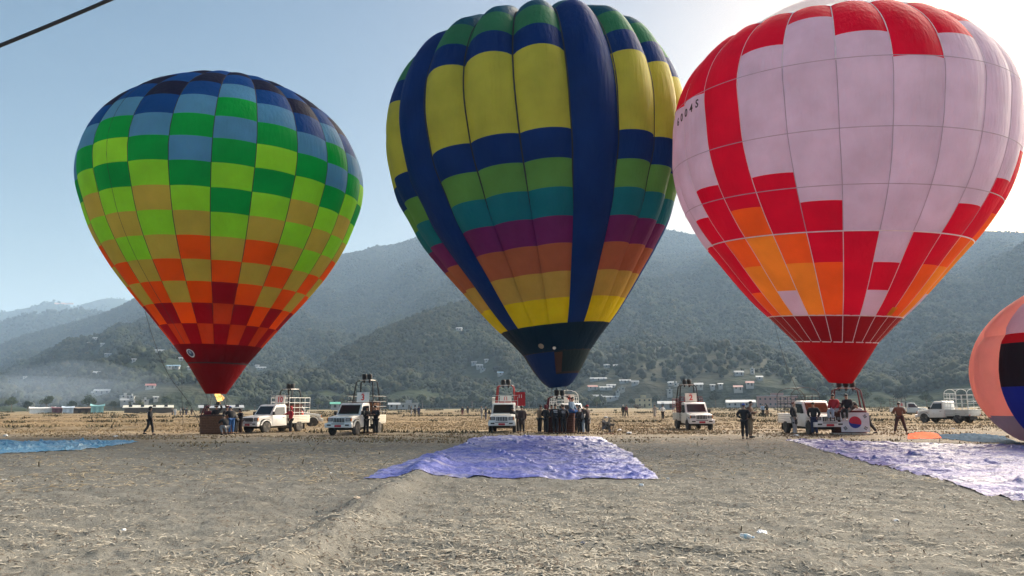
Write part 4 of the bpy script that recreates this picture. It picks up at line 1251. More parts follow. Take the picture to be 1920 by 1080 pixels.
def face_mesh():
    if 'face' in _cache: return _cache['face']
    m = MB()
    for sx in (-1, 1):
        m.box(sx * .030 - .011, sx * .030 + .011, -.094, -.084, -.002, .008, 0)
        m.box(sx * .030 - .015, sx * .030 + .015, -.096, -.084, .016, .022, 0)
        m.box(sx * .083 - .006, sx * .083 + .006, -.02, .015, -.03, .03, 2)
    m.box(-.022, .022, -.096, -.084, -.052, -.043, 1)
    _cache['face'] = m.mesh("face", [eye_m, lip_m, skinm]); return _cache['face']
def sw(me, mt):
    key = (me.name, mt.name)
    if key not in _cache:
        c = me.copy(); c.materials.clear(); c.materials.append(mt); _cache[key] = c
    return _cache[key]
def person(px, Y, face, pose, top, bottom, label, head='hair', headcol=None, shoe=None, build='m', H=1.70, z0=None, coat=False, skirt=False, group=None, printed=None, pos=None, dropz=0.0):
    """face: degrees turned from looking at the camera, positive turns towards the left of the picture"""
    g = pos if pos is not None else gx(px, Y); beta = math.atan2(g.x, g.y)
    zz = (gz(g.x, g.y) - .01 if z0 is None else z0) - dropz
    root = empty("person", (g.x, g.y, zz), -beta - R(face), label, "person", group)
    root.scale = (H / 1.7,) * 3
    body, jac, tro, shoes, J = body_meshes(pose, build, coat, skirt)
    mesh_obj("body", body, root)
    mesh_obj("coat" if coat else "jacket", sw(jac, top), root); mesh_obj("skirt" if skirt else "trousers", sw(tro, bottom), root)
    for s_ in shoes: mesh_obj("shoe", sw(s_, shoe or SH), root)
    tilt = (-.35 if pose in ('phone',) else -.5 if pose in ('lean', 'push') else 0)
    hm_ = head_piece(head, headcol or hairm)
    mesh_obj({'hair': 'hair', 'long': 'hair', 'cap': 'cap', 'beanie': 'beanie', 'hood': 'hood'}[head], hm_, root, tuple(J['hea'] + Vector((0, 0, .01))), (-tilt, 0, 0))
    if head in ('cap', 'beanie'): mesh_obj("hair", head_piece('hair', hairm), root, tuple(J['hea'] + Vector((0, .004, -.004))), (-tilt, 0, 0))
    mesh_obj("face", face_mesh(), root, tuple(J['hea'] + Vector((0, 0, -.002))), (-tilt, 0, 0))
    if printed:
        for i, t in enumerate(printed):
            key = ('txt', t)
            if key not in _cache: _cache[key] = text_mesh(t, .085, mat("white print", (.7, .7, .72), .6), .004, True)
            mesh_obj("back_print", _cache[key], root, (J['che'].x, J['che'].y + .155, J['che'].z + .04 - i * .09), (R(90), 0, R(180)))
    return root
SH = mat("dark shoes", (.03, .028, .026), .6)
CB = cloth("black", (.018, .018, .022)); CN = cloth("navy", (.03, .04, .09)); CJ = cloth("blue denim", (.04, .13, .34)); CLJ = cloth("light denim", (.34, .40, .48)); CBR = cloth("brown", (.13, .085, .06)); CR = cloth("red", (.40, .02, .03))
CK = cloth("khaki", (.20, .16, .11)); CG = cloth("grey", (.28, .28, .29)); CW = cloth("white", (.70, .69, .68)); CGB = cloth("grey blue", (.16, .24, .33)); CM = cloth("maroon", (.12, .015, .02)); CBE = cloth("beige", (.40, .33, .28)); CDB = cloth("dark brown", (.045, .03, .03)); CLB = cloth("light blue", (.32, .42, .55)); CTN = cloth("tan", (.26, .17, .11)); CRW = cloth("royal blue", (.02, .08, .40))
# ------------------------------------------------------------------ vehicles in their places
def Yf(px, foot): return gnd(px, foot).y
t10 = truck(515, 53, 44, "white pickup with a high white rail cage and number 10 board above its cab", 'white', cream, "10", boardx=.05, height=2.3)
t3 = truck(668, 47, 25, "white pickup with black bed rails and number 3 board, facing left", 'black', cream, "3", boardx=.22, height=2.25)
t11 = truck(946, 50.4, 4, "white pickup seen head on left of the blue balloon's basket with an 11 banner", 'grey', white, None, height=2.2)
number_board(t11, "11", (.05, .36, 1.94), 0, .75, .36)
t4 = truck(1068, 57, -16, "white pickup parked directly behind the blue balloon's basket with number 4 board", 'white', white, "4", boardx=.1, height=2.3, hoops=1)
t2 = truck(1300, 54.2, -14, "white pickup with maroon rails and number 2 board on its roof", 'red', greyb, "2", boardx=0, height=2.1)
t6 = truck(1520, 44.2, -24, "white pickup with arched black rail cage beside the flag draped basket", 'black', white, None, hoops=2, glassm=amber, height=2.1)
t7 = truck(1777, 68, 124, "white truck with arched hoops over its rail cage near the right edge, facing left", 'white', greyb, None, hoops=3, height=2.35)
t8 = truck(1706, 112, -88, "distant white pickup with black rails seen side on, behind the truck with hoops", 'black', white, None, height=2.4)
number_board(t8, "8", (-.84, .9, 1.25), 0, .8, .62, R(-90))
t9 = truck(548, 66, -92, "white pickup half hidden behind the number 10 truck, only its bonnet showing", None, white, None)
# baskets riding in the truck beds
def in_bed(t, label, **k):
    m = t.matrix_basis @ Vector((0, 1.42, 0))
    b = basket((t.location.x + (Matrix.Rotation(t.rotation_euler.z, 4, 'Z') @ Vector((0, 1.35, 0))).x, t.location.y + (Matrix.Rotation(t.rotation_euler.z, 4, 'Z') @ Vector((0, 1.35, 0))).y, t.location.z + .69), t.rotation_euler.z, label, **k)
    return b
in_bed(t10, "basket with black padded burner frame riding in the number 10 truck", w=1.4, d=1.2, wm=wickd, pad=blackpad, top=2.2)
in_bed(t3, "basket with tall black splayed burner frame riding in the number 3 truck", w=1.5, d=1.2, wm=wick, pad=blackpad, top=2.55, flare=.7)
in_bed(t11, "basket with red uprights and two black burner drums riding in the head on truck", w=1.35, d=1.2, wm=wickd, pad=mat("red padding", (.30, .025, .03), .7), top=2.3, flare=.95)
in_bed(t2, "basket with maroon and black uprights riding in the number 2 truck", w=1.5, d=1.2, wm=wickd, pad=blackpad, top=2.4, flare=.75)
for t_, dx, lab in ((t3, .35, "red gas cylinder standing at the rear of the number 3 truck"), (t10, .3, "red gas cylinder standing in the rear of the number 10 truck")):
    p = t_.location + Matrix.Rotation(t_.rotation_euler.z, 3, 'Z') @ Vector((dx, 2.15, .69))
    o = MB().lathe([(.15, 0), (.19, .05), (.19, .55), (.14, .68), (.05, .72), (.05, .80)], 16).build("gas_cylinder", cylred, None, smooth=True)
    o.location = p; tag(o, lab, "gas cylinder")
# banner cloth beside truck 11
o = MB().box(-.32, .32, -.01, .01, 0, .9).build("red_banner", CR, None); o.location = gx(976, 51.0) + Vector((0, 0, 1.62)); tag(o, "red banner hanging upright at the right side of the head on truck", "banner")
o2 = mesh_obj("print", text_mesh("11", .3, bw, .004, True), o, (0, -.015, .62), (R(90), 0, 0))
# pole for the banner, standing in the bed
bp_ = MB().tube([(0, 0, -1.7), (0, 0, .95)], .02, 6).build("banner_pole", blackp, o); bp_.location = (-.33, 0, 0)

# ------------------------------------------------------------------ balloon baskets with their loads
def gpos(px, Y): g = gx(px, Y); return Vector((g.x, g.y, gz(g.x, g.y) - .02))
b1p = gpos(406, 49.4)
bk1 = basket(b1p, R(14), "brown wicker basket hanging under the chequered balloon", w=2.0, d=1.35, h=1.12, top=1.82, pad=maroonp, burners=1)
for c_ in bk1.children:
    if c_.name.startswith('burner') and not c_.name.startswith('burner_frame'): c_.scale = (.8, .8, .55)
b2p = gpos(1050, 48.0)
bk2 = basket(b2p, R(2), "maroon wicker basket under the blue and yellow balloon, crowd around it", w=1.8, d=1.3, h=1.18, wm=wickd, top=2.25, pad=maroonp)
b3p = gpos(1592, 42.4)
bk3 = basket(b3p, R(-14), "brown basket under the white and red balloon with a flag draped on its front", w=1.75, d=1.3, h=1.16, wm=wickd, top=2.48, pad=maroonp, burners=3)
# pale skirt board under basket three
part("plinth", k_box("base_board", wood, -.9, .9, -.68, .68, .0, .10, bevel=.02), "base_board", bk3, (0, 0, 0))
for (bk, dx, dz, r_) in ((bk2, -.35, 1.42, .17), (bk2, .30, 1.42, .17), (bk2, .02, 1.44, .15)):
    pass
# burner flame under balloon one
fl = bpy.data.materials.new("burner flame"); nt, N, L, b = nodes(fl)
tc = N.new('ShaderNodeTexCoord'); no = N.new('ShaderNodeTexNoise'); no.inputs['Scale'].default_value = 5; L.new(tc.outputs['Object'], no.inputs[0])
cr = N.new('ShaderNodeValToRGB'); cr.color_ramp.elements[0].position = .35; cr.color_ramp.elements[0].color = (1, .22, .02, 1); cr.color_ramp.elements[1].position = .55; cr.color_ramp.elements[1].color = (1, .62, .20, 1)
L.new(no.outputs[0], cr.inputs[0]); L.new(cr.outputs[0], b.inputs['Emission Color']); b.inputs['Emission Strength'].default_value = .42; b.inputs['Base Color'].default_value = (0, 0, 0, 1)
def flame(loc, h, r_, label):
    m = MB(); g = np.random.default_rng(4)
    m.lathe([(.04, 0), (r_ * .8, h * .12), (r_, h * .35), (r_ * .85, h * .6), (r_ * .5, h * .82), (.01, h)], 14)
    me = m.mesh("flame", fl, smooth=True)
    for v in me.vertices:
        n_ = vnoise(np.array([v.co.x * 9 + 3]), np.array([v.co.z * 5 + v.co.y * 9]))[0]
        v.co.x *= .35 + 1.3 * n_; v.co.y *= .35 + 1.3 * n_; v.co.x += .10 * math.sin(v.co.z * 9); v.co.z *= .85 + .3 * n_
    o = mesh_obj("burner_flame", me, None, loc); tag(o, label, "flame"); return o
flame(b1p + Vector((0, 0, 2.06)), .62, .24, "bright orange burner flame roaring at the mouth of the chequered balloon")
# the lit burner's own light, thrown up into the envelope
ld = bpy.data.lights.new("burner_light", 'SPOT'); ld.energy = 1350; ld.color = (1.0, .80, .55); ld.spot_size = R(115); ld.spot_blend = 1.0; ld.shadow_soft_size = .35
lo = bpy.data.objects.new("burner_light", ld); COL.objects.link(lo); lo.location = Vector(E1.m) + Vector((0, 0, .9)); lo.rotation_euler = (R(180), 0, 0)
# flag on the front of basket three
def flag():
    root = empty("draped_flag", b3p + Matrix.Rotation(R(-14), 3, 'Z') @ Vector((.22, -.70, 0)) + Vector((0, 0, .16)), R(-14), "white flag with red and blue circle and black bars draped on a basket", "flag")
    fw, fh = 1.42, 1.02
    U, V = np.meshgrid(np.linspace(-fw / 2, fw / 2, 40), np.linspace(0, fh, 24))
    yy = lambda U, V: -.02 - .05 * np.clip((fh - V) / fh, 0, 1) + .014 * np.sin(U * 11 + V * 2) * (1.1 - V) + 0.0
    def sheet(name, pts_uv, faces, off, mt):
        P = np.array([(u, float(yy(u, v)) - off, v) for u, v in pts_uv])
        me = bpy.data.meshes.new(name); me.from_pydata([tuple(p) for p in P], [], faces); me.materials.append(mt)
        return mesh_obj(name, me, root)
    mesh_obj("cloth", grid_mesh("cloth", np.stack([U, yy(U, V), V], -1), mat("flag white", (.68, .67, .70), .8)), root)
    cx_, cz_ = .0, fh * .5; r_ = .31; tlt = R(-33)
    fr, fb = mat("flag red", (.50, .02, .05), .8), mat("flag blue", (.02, .04, .30), .8)
    for nm, sgn, mt in (("red_half", 1, fr), ("blue_half", -1, fb)):
        pts = []
        A_ = np.linspace(0, math.pi, 20)
        pts += [(math.cos(a) * r_ * 1, sgn * math.sin(a) * r_) for a in A_]            # outer arc  from +x to -x
        # swirl boundary back from -x to +x
        pts += [(-r_ / 2 + math.cos(math.pi - a) * r_ / 2, -math.sin(a) * r_ / 2) for a in A_[1:]]
        pts += [(r_ / 2 + math.cos(math.pi - a) * r_ / 2, math.sin(a) * r_ / 2) for a in A_[1:-1]]
        if sgn < 0: pts = [(math.cos(a) * r_, -math.sin(a) * r_) for a in A_] + pts[20:]
        P = [(cx_ + x * math.cos(tlt) - y * math.sin(tlt), cz_ + x * math.sin(tlt) + y * math.cos(tlt)) for x, y in pts]
        me = bpy.data.meshes.new(nm); bm = bmesh.new()
        vs_ = [bm.verts.new((u, float(yy(u, v)) - .008, v)) for u, v in P]; bm.faces.new(vs_); bmesh.ops.triangulate(bm, faces=bm.faces); bm.to_mesh(me); bm.free(); me.materials.append(mt)
        mesh_obj(nm, me, root)
    for (sx, sz, pat) in ((-1, 1, (1, 1, 1)), (1, 1, (0, 1, 0)), (-1, -1, (1, 0, 1)), (1, -1, (0, 0, 0))):
        c = (cx_ + sx * .50, cz_ + sz * .31); ang = R(-38) * sx * sz * -1 + R(90)
        for i in range(3):
            segs = [(-.085, .085)] if pat[i] else [(-.085, -.010), (.010, .085)]
            for a_, b_ in segs:
                q = [(a_, (i - 1) * .055 - .017), (b_, (i - 1) * .055 - .017), (b_, (i - 1) * .055 + .017), (a_, (i - 1) * .055 + .017)]
                an = R(57) * (-1 if sx * sz > 0 else 1)
                P = [(c[0] + x * math.cos(an) - y * math.sin(an), c[1] + x * math.sin(an) + y * math.cos(an)) for x, y in q]
                sheet("black_bar", P, [(0, 1, 2, 3)], .008, mat("flag black", (.02, .02, .02), .8))
flag()

# ------------------------------------------------------------------ people
P_ = person
P_(279, Yf(279, 816), -70, 'walk', CB, CB, "lone person in a black hooded top walking on the open field at left", 'hood', CB, printed=["CREW", "TEAM"], H=1.66)
bz = .12
# basket one riders and helpers
P_(0, 0, 25, 'stand', CM, CB, "basket rider in maroon top, leftmost in the chequered balloon's basket", pos=b1p + Vector((-.62, .05, 0)), z0=b1p.z + bz, H=1.6)
P_(0, 0, -10, 'up', CB, CB, "basket rider in black reaching up to the burner of the chequered balloon", pos=b1p + Vector((-.05, -.1, 0)), z0=b1p.z + bz, H=1.7)
P_(0, 0, -40, 'stand', CDB, CB, "basket rider in dark brown at the right side of the chequered balloon's basket", pos=b1p + Vector((.5, .2, 0)), z0=b1p.z + bz, H=1.62)
P_(422, 47.6, 150, 'crouch', CB, CG, "person in black crouching at the right corner of the chequered balloon's basket", H=1.7)
P_(433, 48.0, 165, 'lean', CB, CJ, "person with a blue beanie and bright blue jeans leaning on the chequered balloon's basket", 'beanie', CRW, H=1.72)
P_(442, 49.2, 120, 'lean', CB, CB, "man in a black jacket behind the person in bright blue jeans", H=1.66)
P_(450, 50.2, 60, 'phone', CB, CDB, "person in black standing rightmost of the chequered balloon's crew", 'hood', CB, H=1.6)
P_(544, Yf(544, 812) + .5, 70, 'reach', CR, CB, "person in a red hooded top touching the door of the number 10 truck", 'hood', CR, H=1.68)
P_(686, Yf(686, 815), -30, 'phone', CB, CB, "person in a black hood looking down, left one at the number 3 truck", 'hood', CB, H=1.66)
P_(704, Yf(704, 815), 35, 'phone', CB, CB, "bareheaded person in black looking at a phone beside the number 3 truck", H=1.7)
P_(971, 49.2, 110, 'lean', CB, CB, "person in black bending towards the cab of the head on truck", H=1.65)
P_(979, 48.6, 160, 'stand', CDB, CB, "person in a long dark coat right of the head on truck", 'hair', coat=True, H=1.68)
# crowd at the blue balloon
P_(1012, 47.6, -120, 'phone', CTN, CB, "person in a tan jacket leaning on the left of the blue balloon's basket", H=1.7)
P_(1024, 47.0, -130, 'hips', CB, CB, "person in a black hooded top behind the tan jacket at the blue balloon", 'hood', CM, H=1.7)
P_(1042, 46.6, 180, 'pockets', CB, CB, "left of two men with white print on their black jackets, backs turned", printed=["CREW", "TEAM"], H=1.76)
P_(1057, 46.6, 180, 'pockets', CB, CB, "right of two men with white print on their black jackets, backs turned", printed=["CREW", "TEAM"], H=1.70)
P_(1072, 47.3, -60, 'sit', CGB, CJ, "man in a grey blue jacket and jeans sitting on the blue balloon's basket rim", z0=.40, H=1.72)
P_(1083, 48.4, 160, 'stand', CW, CB, "person with a white cap and white top behind the seated man", 'cap', CW, H=1.75)
P_(1087, 46.8, 140, 'phone', CB, CB, "person in black standing right behind the seated man's legs", H=1.55)
P_(1094, 47.0, 100, 'phone', CG, CLJ, "person in pale grey top partly hidden beside the blue balloon's basket", H=1.5)
P_(1102, 46.8, 120, 'camera', CDB, CB, "person in a dark coat and red cap raising a camera, rightmost of the crowd", 'cap', CR, coat=True, H=1.68)
P_(0, 0, 10, 'stand', CGB, CB, "rider in grey blue standing inside the blue balloon's basket", pos=b2p + Vector((.15, .1, 0)), z0=b2p.z + bz, H=1.62)
P_(0, 0, -20, 'stand', CM, CB, "rider in maroon standing at the left inside the blue balloon's basket", pos=b2p + Vector((-.5, .1, 0)), z0=b2p.z + bz, H=1.6)
# in the open between the blue balloon and the number 2 truck
P_(1169, Yf(1169, 782.5), 20, 'stand', CB, CB, "person in black with a white cap, left of a pair far off in the field", 'cap', CW)
P_(1175, Yf(1175, 782.5), -30, 'walk', CM, CB, "person in maroon, right of a pair far off in the field")
P_(1228, Yf(1228, 785), 10, 'stand', CBE, CBE, "woman in a long beige robe standing in the far field", 'long', skirt=True, build='f', coat=True, H=1.62)
P_(1243, Yf(1243, 786.5), -30, 'hips', CW, CB, "person with long black hair, white top and black trousers in the far field", 'long', build='f', H=1.68)
P_(1397, Yf(1397, 821), -160, 'hips', CB, CB, "person with a blue beanie and black clothes standing right of the number 2 truck", 'beanie', CRW, H=1.72, group=None)
P_(1408, Yf(1408, 820), -70, 'phone', CBR, CK, "man in a dark brown jacket looking at his phone next to the blue beanie", H=1.80)
P_(1431, Yf(1431, 782), 165, 'stand', CLB, CB, "person in a light blue top far off, left of the photographing pair", H=1.75)
P_(1439, Yf(1439, 783), 150, 'camera', CB, CTN, "person in a black top far off, right of the photographing pair", 'long', H=1.75)
P_(1491, Yf(1491, 817), -70, 'pockets', CB, CG, "person in a long black coat with pale grey trousers and white shoes", 'hair', mat("reddish hair", (.13, .02, .02), .5), shoe=mat("white shoes", (.7, .7, .7), .6), coat=True, H=1.76)
P_(1528, Yf(1528, 816), 10, 'pockets', CB, CN, "person in a black puffer jacket and navy jeans before the amber windscreen", H=1.72)
# on basket three
P_(1568, 41.7, 30, 'sit', CR, CLJ, "rider in a red jacket and pale jeans sitting on the flag basket's rim", z0=.42, H=1.72, shoe=mat("grey shoes", (.4, .4, .4), .6))
P_(1593, 41.5, 25, 'sit', CB, CB, "rider all in black sitting on the rim above the flag", z0=.42, H=1.72, shoe=mat("grey shoes", (.4, .4, .4), .6))
P_(0, 0, -15, 'stand', CDB, CB, "rider standing at the right inside the flag basket, in dark brown", pos=b3p + Vector((.5, .25, 0)), z0=b3p.z + bz, H=1.6)
P_(0, 0, 160, 'up', CM, CB, "rider standing inside the flag basket in maroon, arm up to the frame", pos=b3p + Vector((-.25, .3, 0)), z0=b3p.z + bz, H=1.6)
P_(1627, 42.0, 68, 'push', CW, CB, "person in a cap and white jacket pushing against the flag basket", 'cap', CB, H=1.78)
P_(1689, Yf(1689, 812), 175, 'wide', CBR, CDB, "man seen from behind in a brown jacket, legs apart, near the orange fabric", H=1.75)
# small groups far out
far = [(323, 781, CB, CB, 'stand'), (328, 780, CW, CLJ, 'stand'), (338, 780, CG, CB, 'stand'), (343, 781, CB, CB, 'hips'), (349, 780, CB, CN, 'stand'), (359, 779, CDB, CB, 'stand'),
       (771, 779, CB, CG, 'stand'), (778, 781, CB, CB, 'walk'), (785, 781, CN, CN, 'stand'), (867, 779, CB, CM, 'stand'), (877, 778, CB, CB, 'stand'),
       (903, 786, CG, CG, 'pockets'), (911, 787, CB, CN, 'pockets')]
fl_ = ["person in black, first of the far group left of the chequered balloon", "person in a white top and pale jeans in the far group at left", "person in a grey top in the middle of the far group at left", "person in black with hands on hips in the far group at left", "person in a black top and navy trousers in the far group at left", "person in dark brown at the right end of the far group at left",
       "far person in black top and grey trousers right of the number 3 truck", "far person in black walking, middle of three right of the number 3 truck", "far person in navy, rightmost of three beyond the number 3 truck",
       "far person in black top and maroon trousers between two trucks", "far person all in black in the field left of the head on truck", "person in grey just left of the head on truck, further off", "person in a black jacket and navy jeans just left of the head on truck"]
for (px, fy, a, b_, po), lb in zip(far, fl_):
    P_(px, Yf(px, fy), random.choice([160, 20, -60, 80]), po, a, b_, lb, H=1.68)

# ------------------------------------------------------------------ inflation fan
fp = gpos(1140, 46.5)
fan = empty("inflation_fan", fp, R(12), "wire caged inflation fan standing on the field right of the crowd", "fan")
m = MB()
for r_, y in ((.46, -.12), (.46, .12), (.30, -.17), (.16, -.19)):
    m.tube([(math.cos(a) * r_, y, .55 + math.sin(a) * r_) for a in np.linspace(0, 2 * math.pi, 25)[:-1]], .010, 5, closed=True)
for k in range(16):
    a = 2 * math.pi * k / 16; m.tube([(0, -.2, .55), (math.cos(a) * .3, -.17, .55 + math.sin(a) * .3), (math.cos(a) * .46, -.12, .55 + math.sin(a) * .46), (math.cos(a) * .46, .12, .55 + math.sin(a) * .46)], .006, 4)
m.build("wire_cage", mat("cage wire", (.10, .10, .10), .5, metal=.5), fan)
for k in range(5):
    a = 2 * math.pi * k / 5
    MB().box(.04, .42, -.02, .0, -.07, .07, M=Matrix.Translation((0, 0, .55)) @ Matrix.Rotation(a, 4, 'Y') @ Matrix.Rotation(R(25), 4, 'X')).build("blade", mat("fan blade", (.09, .09, .10), .5), fan)
MB().lathe([(.02, -.12), (.10, -.08), (.12, .25), (.02, .3)], 14, M=Matrix.Translation((0, 0, .55)) @ Matrix.Rotation(R(-90), 4, 'X')).build("hub", black, fan, smooth=True)
MB().box(-.20, .20, .12, .52, .28, .72).build("engine", mat("engine grey", (.05, .05, .055), .6), fan, bevel=.03, smooth=True)
MB().lathe([(.0, 0), (.11, .01), (.12, .09), (.03, .12)], 14, M=Matrix.Translation((0, .3, .92))).build("fuel_tank", bw, fan, smooth=True)
rf = mat("rusty red frame", (.22, .06, .04), .7)
m = MB()
for x in (-.38, .38): m.tube([(x, -.35, .03), (x, .65, .03), (x, .55, .5), (x, .15, .55)], .018, 6)
m.tube([(-.38, -.35, .03), (.38, -.35, .03)], .018, 6).tube([(-.38, .65, .03), (.38, .65, .03)], .018, 6).tube([(-.38, .55, .3), (.38, .55, .3)], .018, 6)
m.build("frame", rf, fan)

# ------------------------------------------------------------------ tarpaulins
def tarp_mat(name, base, pale, amt, rough=.38):
    m = bpy.data.materials.new(name); nt, N, L, b = nodes(m)
    tc = N.new('ShaderNodeTexCoord')
    mp = N.new('ShaderNodeMapping'); mp.inputs['Scale'].default_value = (.55, 1.0, 1); L.new(tc.outputs['Object'], mp.inputs[0])
    n1 = N.new('ShaderNodeTexNoise'); n1.inputs['Scale'].default_value = .9; n1.inputs['Detail'].default_value = 9; n1.inputs['Roughness'].default_value = .68; L.new(mp.outputs[0], n1.inputs[0])
    r1 = N.new('ShaderNodeMapRange'); r1.inputs[1].default_value = .47; r1.inputs[2].default_value = .66; r1.inputs[4].default_value = amt; L.new(n1.outputs[0], r1.inputs[0])
    mx = N.new('ShaderNodeMix'); mx.data_type = 'RGBA'; L.new(r1.outputs[0], mx.inputs[0]); mx.inputs[6].default_value = (*base, 1); mx.inputs[7].default_value = (*pale, 1)
    L.new(mx.outputs[2], b.inputs['Base Color']); b.inputs['Roughness'].default_value = rough; b.inputs['Specular IOR Level'].default_value = .3
    n2 = N.new('ShaderNodeTexNoise'); n2.inputs['Scale'].default_value = 11; n2.inputs['Detail'].default_value = 8; L.new(mp.outputs[0], n2.inputs[0])
    bp = N.new('ShaderNodeBump'); bp.inputs['Strength'].default_value = 1.0; bp.inputs['Distance'].default_value = .06; L.new(n2.outputs[0], bp.inputs['Height']); L.new(bp.outputs[0], b.inputs['Normal'])
    return m
TARPS = []
def inside(poly, x, y):
    c = np.zeros(np.shape(x), bool); j = len(poly) - 1
    for i in range(len(poly)):
        xi, yi = poly[i]; xj, yj = poly[j]
        c ^= ((yi > y) != (yj > y)) & (x < (xj - xi) * (y - yi) / (yj - yi + 1e-12) + xi); j = i
    return c
def tarp(name, left, right, n, m, mt, label, amp=.05, seed=0, edge_noise=.08, hsc=1.0):
    """left, right: ground polylines running away from the camera; the sheet spans between them"""
    def along(pl, k):
        P = np.array([p[:2] for p in pl]); d = np.r_[0, np.cumsum(np.hypot(*np.diff(P, axis=0).T))]; s = np.linspace(0, d[-1], k)
        return np.stack([np.interp(s, d, P[:, 0]), np.interp(s, d, P[:, 1])], -1)
    Lp, Rp = along(left, n), along(right, n)
    TARPS.append([tuple(p) for p in Lp[::6]] + [tuple(p) for p in Rp[::-6]])
    u = np.linspace(0, 1, m)[None, :, None]
    P = Lp[:, None] * (1 - u) + Rp[:, None] * u
    P = P + edge_noise * np.stack([fbm(P[..., 0] * .7, P[..., 1] * .7, 3, 130 + seed), fbm(P[..., 0] * .7, P[..., 1] * .7, 3, 140 + seed)], -1)
    U = np.broadcast_to(np.linspace(0, 1, m)[None], P.shape[:2]); V = np.broadcast_to(np.linspace(0, 1, n)[:, None], P.shape[:2])
    ed = np.clip(np.minimum(np.minimum(U, 1 - U) * m / 3., np.minimum(V, 1 - V) * n / 3.), .12, 1)
    x, y = P[..., 0], P[..., 1]
    xa, ya = x * .93 + y * .36, -x * .36 + y * .93
    xb, yb = x * .80 - y * .60, x * .60 + y * .80
    ridg = 1 - np.abs(fbm(xa * .30 * hsc, ya * 1.5 * hsc, 5, 150 + seed)) * 3.2
    ridg2 = 1 - np.abs(fbm(xb * .7 * hsc, yb * 3.4 * hsc, 4, 160 + seed)) * 3.4
    ridg = ridg + .5 * np.exp(-((((x * .97 + y * .2) / 2.0) % 1 - .5) / .03) ** 2) * (fbm(x / 3, y / 3, 2, 5) > -.1)
    z = gh(x, y) + .02 + ed * (amp * .9 * np.clip(ridg, 0, 1.4) ** 3 + amp * .75 * np.clip(ridg2, 0, 1) ** 3)
    o = mesh_obj(name, grid_mesh(name, np.stack([x, y, z], -1), mt)); tag(o, label, "tarpaulin"); return o
G_ = lambda *a: [gnd(*p) for p in a]
tm_blue = tarp_mat("blue violet tarpaulin", (.13, .15, .44), (.37, .35, .45), .9)
tm_silver = tarp_mat("silvery violet tarpaulin", (.15, .15, .36), (.44, .41, .45), .8, .45)
tm_sky = tarp_mat("sky blue tarpaulin", (.11, .30, .48), (.40, .50, .56), .8)
tarp("tarpaulin", G_((680, 898), (716, 883), (769, 860), (822, 845), (860, 836), (880, 825), (903, 818.5)), G_((1236, 894), (1204, 874), (1188, 853), (1163, 840), (1147, 832), (1129, 821), (1104, 818)), 420, 130, tm_blue, "blue violet tarpaulin laid out in front of the blue balloon", .045, 1)
ta = gnd(1470, 825)
tarp("tarpaulin", G_((1471, 825.5), (1471, 825.0), (1471, 824.6)), G_((2080, 985), (2180, 880), (2260, 842)), 200, 420, tm_silver, "large silvery violet tarpaulin spread below the half inflated balloon", .05, 2, .16, .8)
tarp("tarpaulin", G_((-420, 872), (-460, 850), (-480, 828)), G_((150, 842), (262, 829), (235, 826)), 90, 330, tm_sky, "sky blue tarpaulin lying at the left edge of the field", .06, 3, .15)

# ------------------------------------------------------------------ litter
plast = bpy.data.materials.new("clear plastic"); nt, N, L, b = nodes(plast)
b.inputs['Base Color'].default_value = (.92, .91, .88, 1); b.inputs['Roughness'].default_value = .15; b.inputs['Alpha'].default_value = .7; b.inputs['Specular IOR Level'].default_value = .9
whitepl = mat("white plastic film", (.75, .76, .77), .45)
p = gnd(1400, 1012); bt = empty("plastic_bottle", (p.x, p.y, gz(p.x, p.y) + .045), R(-50), "clear plastic bottle lying on the soil near the bottom right", "bottle"); bt.scale = (.72,) * 3
Mr = Matrix.Rotation(R(90), 4, 'Y')
MB().lathe([(.01, -.11), (.035, -.11), (.042, -.10), (.040, -.05), (.043, -.04), (.040, .0), (.043, .02), (.040, .05), (.025, .09), (.014, .105), (.014, .12)], 18, M=Mr).build("bottle_body", plast, bt, smooth=True)
MB().lathe([(.017, .118), (.017, .14), (.0, .141)], 12, M=Mr).build("cap", mat("pale blue cap", (.4, .55, .7), .4), bt, smooth=True)
MB().lathe([(.0415, -.03), (.0440, -.03), (.0440, .03), (.0415, .03)], 18, M=Mr, cap=False).build("label", mat("pale label", (.55, .68, .70), .5), bt, smooth=True)
def scrap(px, py, s, label, mt=None, seed=0, flat=.45):
    p = gnd(px, py); bm = bmesh.new(); bmesh.ops.create_icosphere(bm, subdivisions=3, radius=1)
    for v in bm.verts:
        n1 = fbm(np.array([v.co.x * 1.7 + seed]), np.array([v.co.y * 1.7 + v.co.z * 2.1]), 4, 200 + seed)[0]
        v.co *= 1 + .75 * n1
        v.co = Vector((v.co.x * s, v.co.y * s * .7, max(v.co.z, -.5) * s * flat))
    me = bpy.data.meshes.new("film"); bm.to_mesh(me); bm.free(); me.materials.append(mt or whitepl)
    o = mesh_obj("litter", me, None, (p.x, p.y, gz(p.x, p.y) + s * flat * .4), (0, 0, seed)); tag(o, label, "litter"); return o
scrap(1428, 999, .085, "crumpled white plastic film just behind the plastic bottle", seed=1)
scrap(1203, 912, .055, "white plastic scrap by the near right corner of the blue tarpaulin", seed=2, flat=.6)
scrap(668, 954, .055, "small cream wrapper lying on the raised earth bank", mat("cream wrapper", (.65, .5, .36), .6), 3)
scrap(1680, 975, .06, "small white scrap lying alone in the stubble at lower right", seed=4, flat=.3)
scrap(232, 996, .04, "tiny white scrap on the grey soil at lower left", seed=5)
scrap(7, 896, .06, "white scrap at the far left edge of the grey soil", seed=6, flat=.3)
scrap(172, 868, .09, "pale flattened wrapper left of centre on the grey soil", mat("cream wrapper", (.65, .5, .36), .6), 7, .2)
scrap(1093, 1022, .035, "scrap of dark blue plastic in the straw near the bottom", mat("dark blue plastic", (.02, .05, .16), .5), 8)
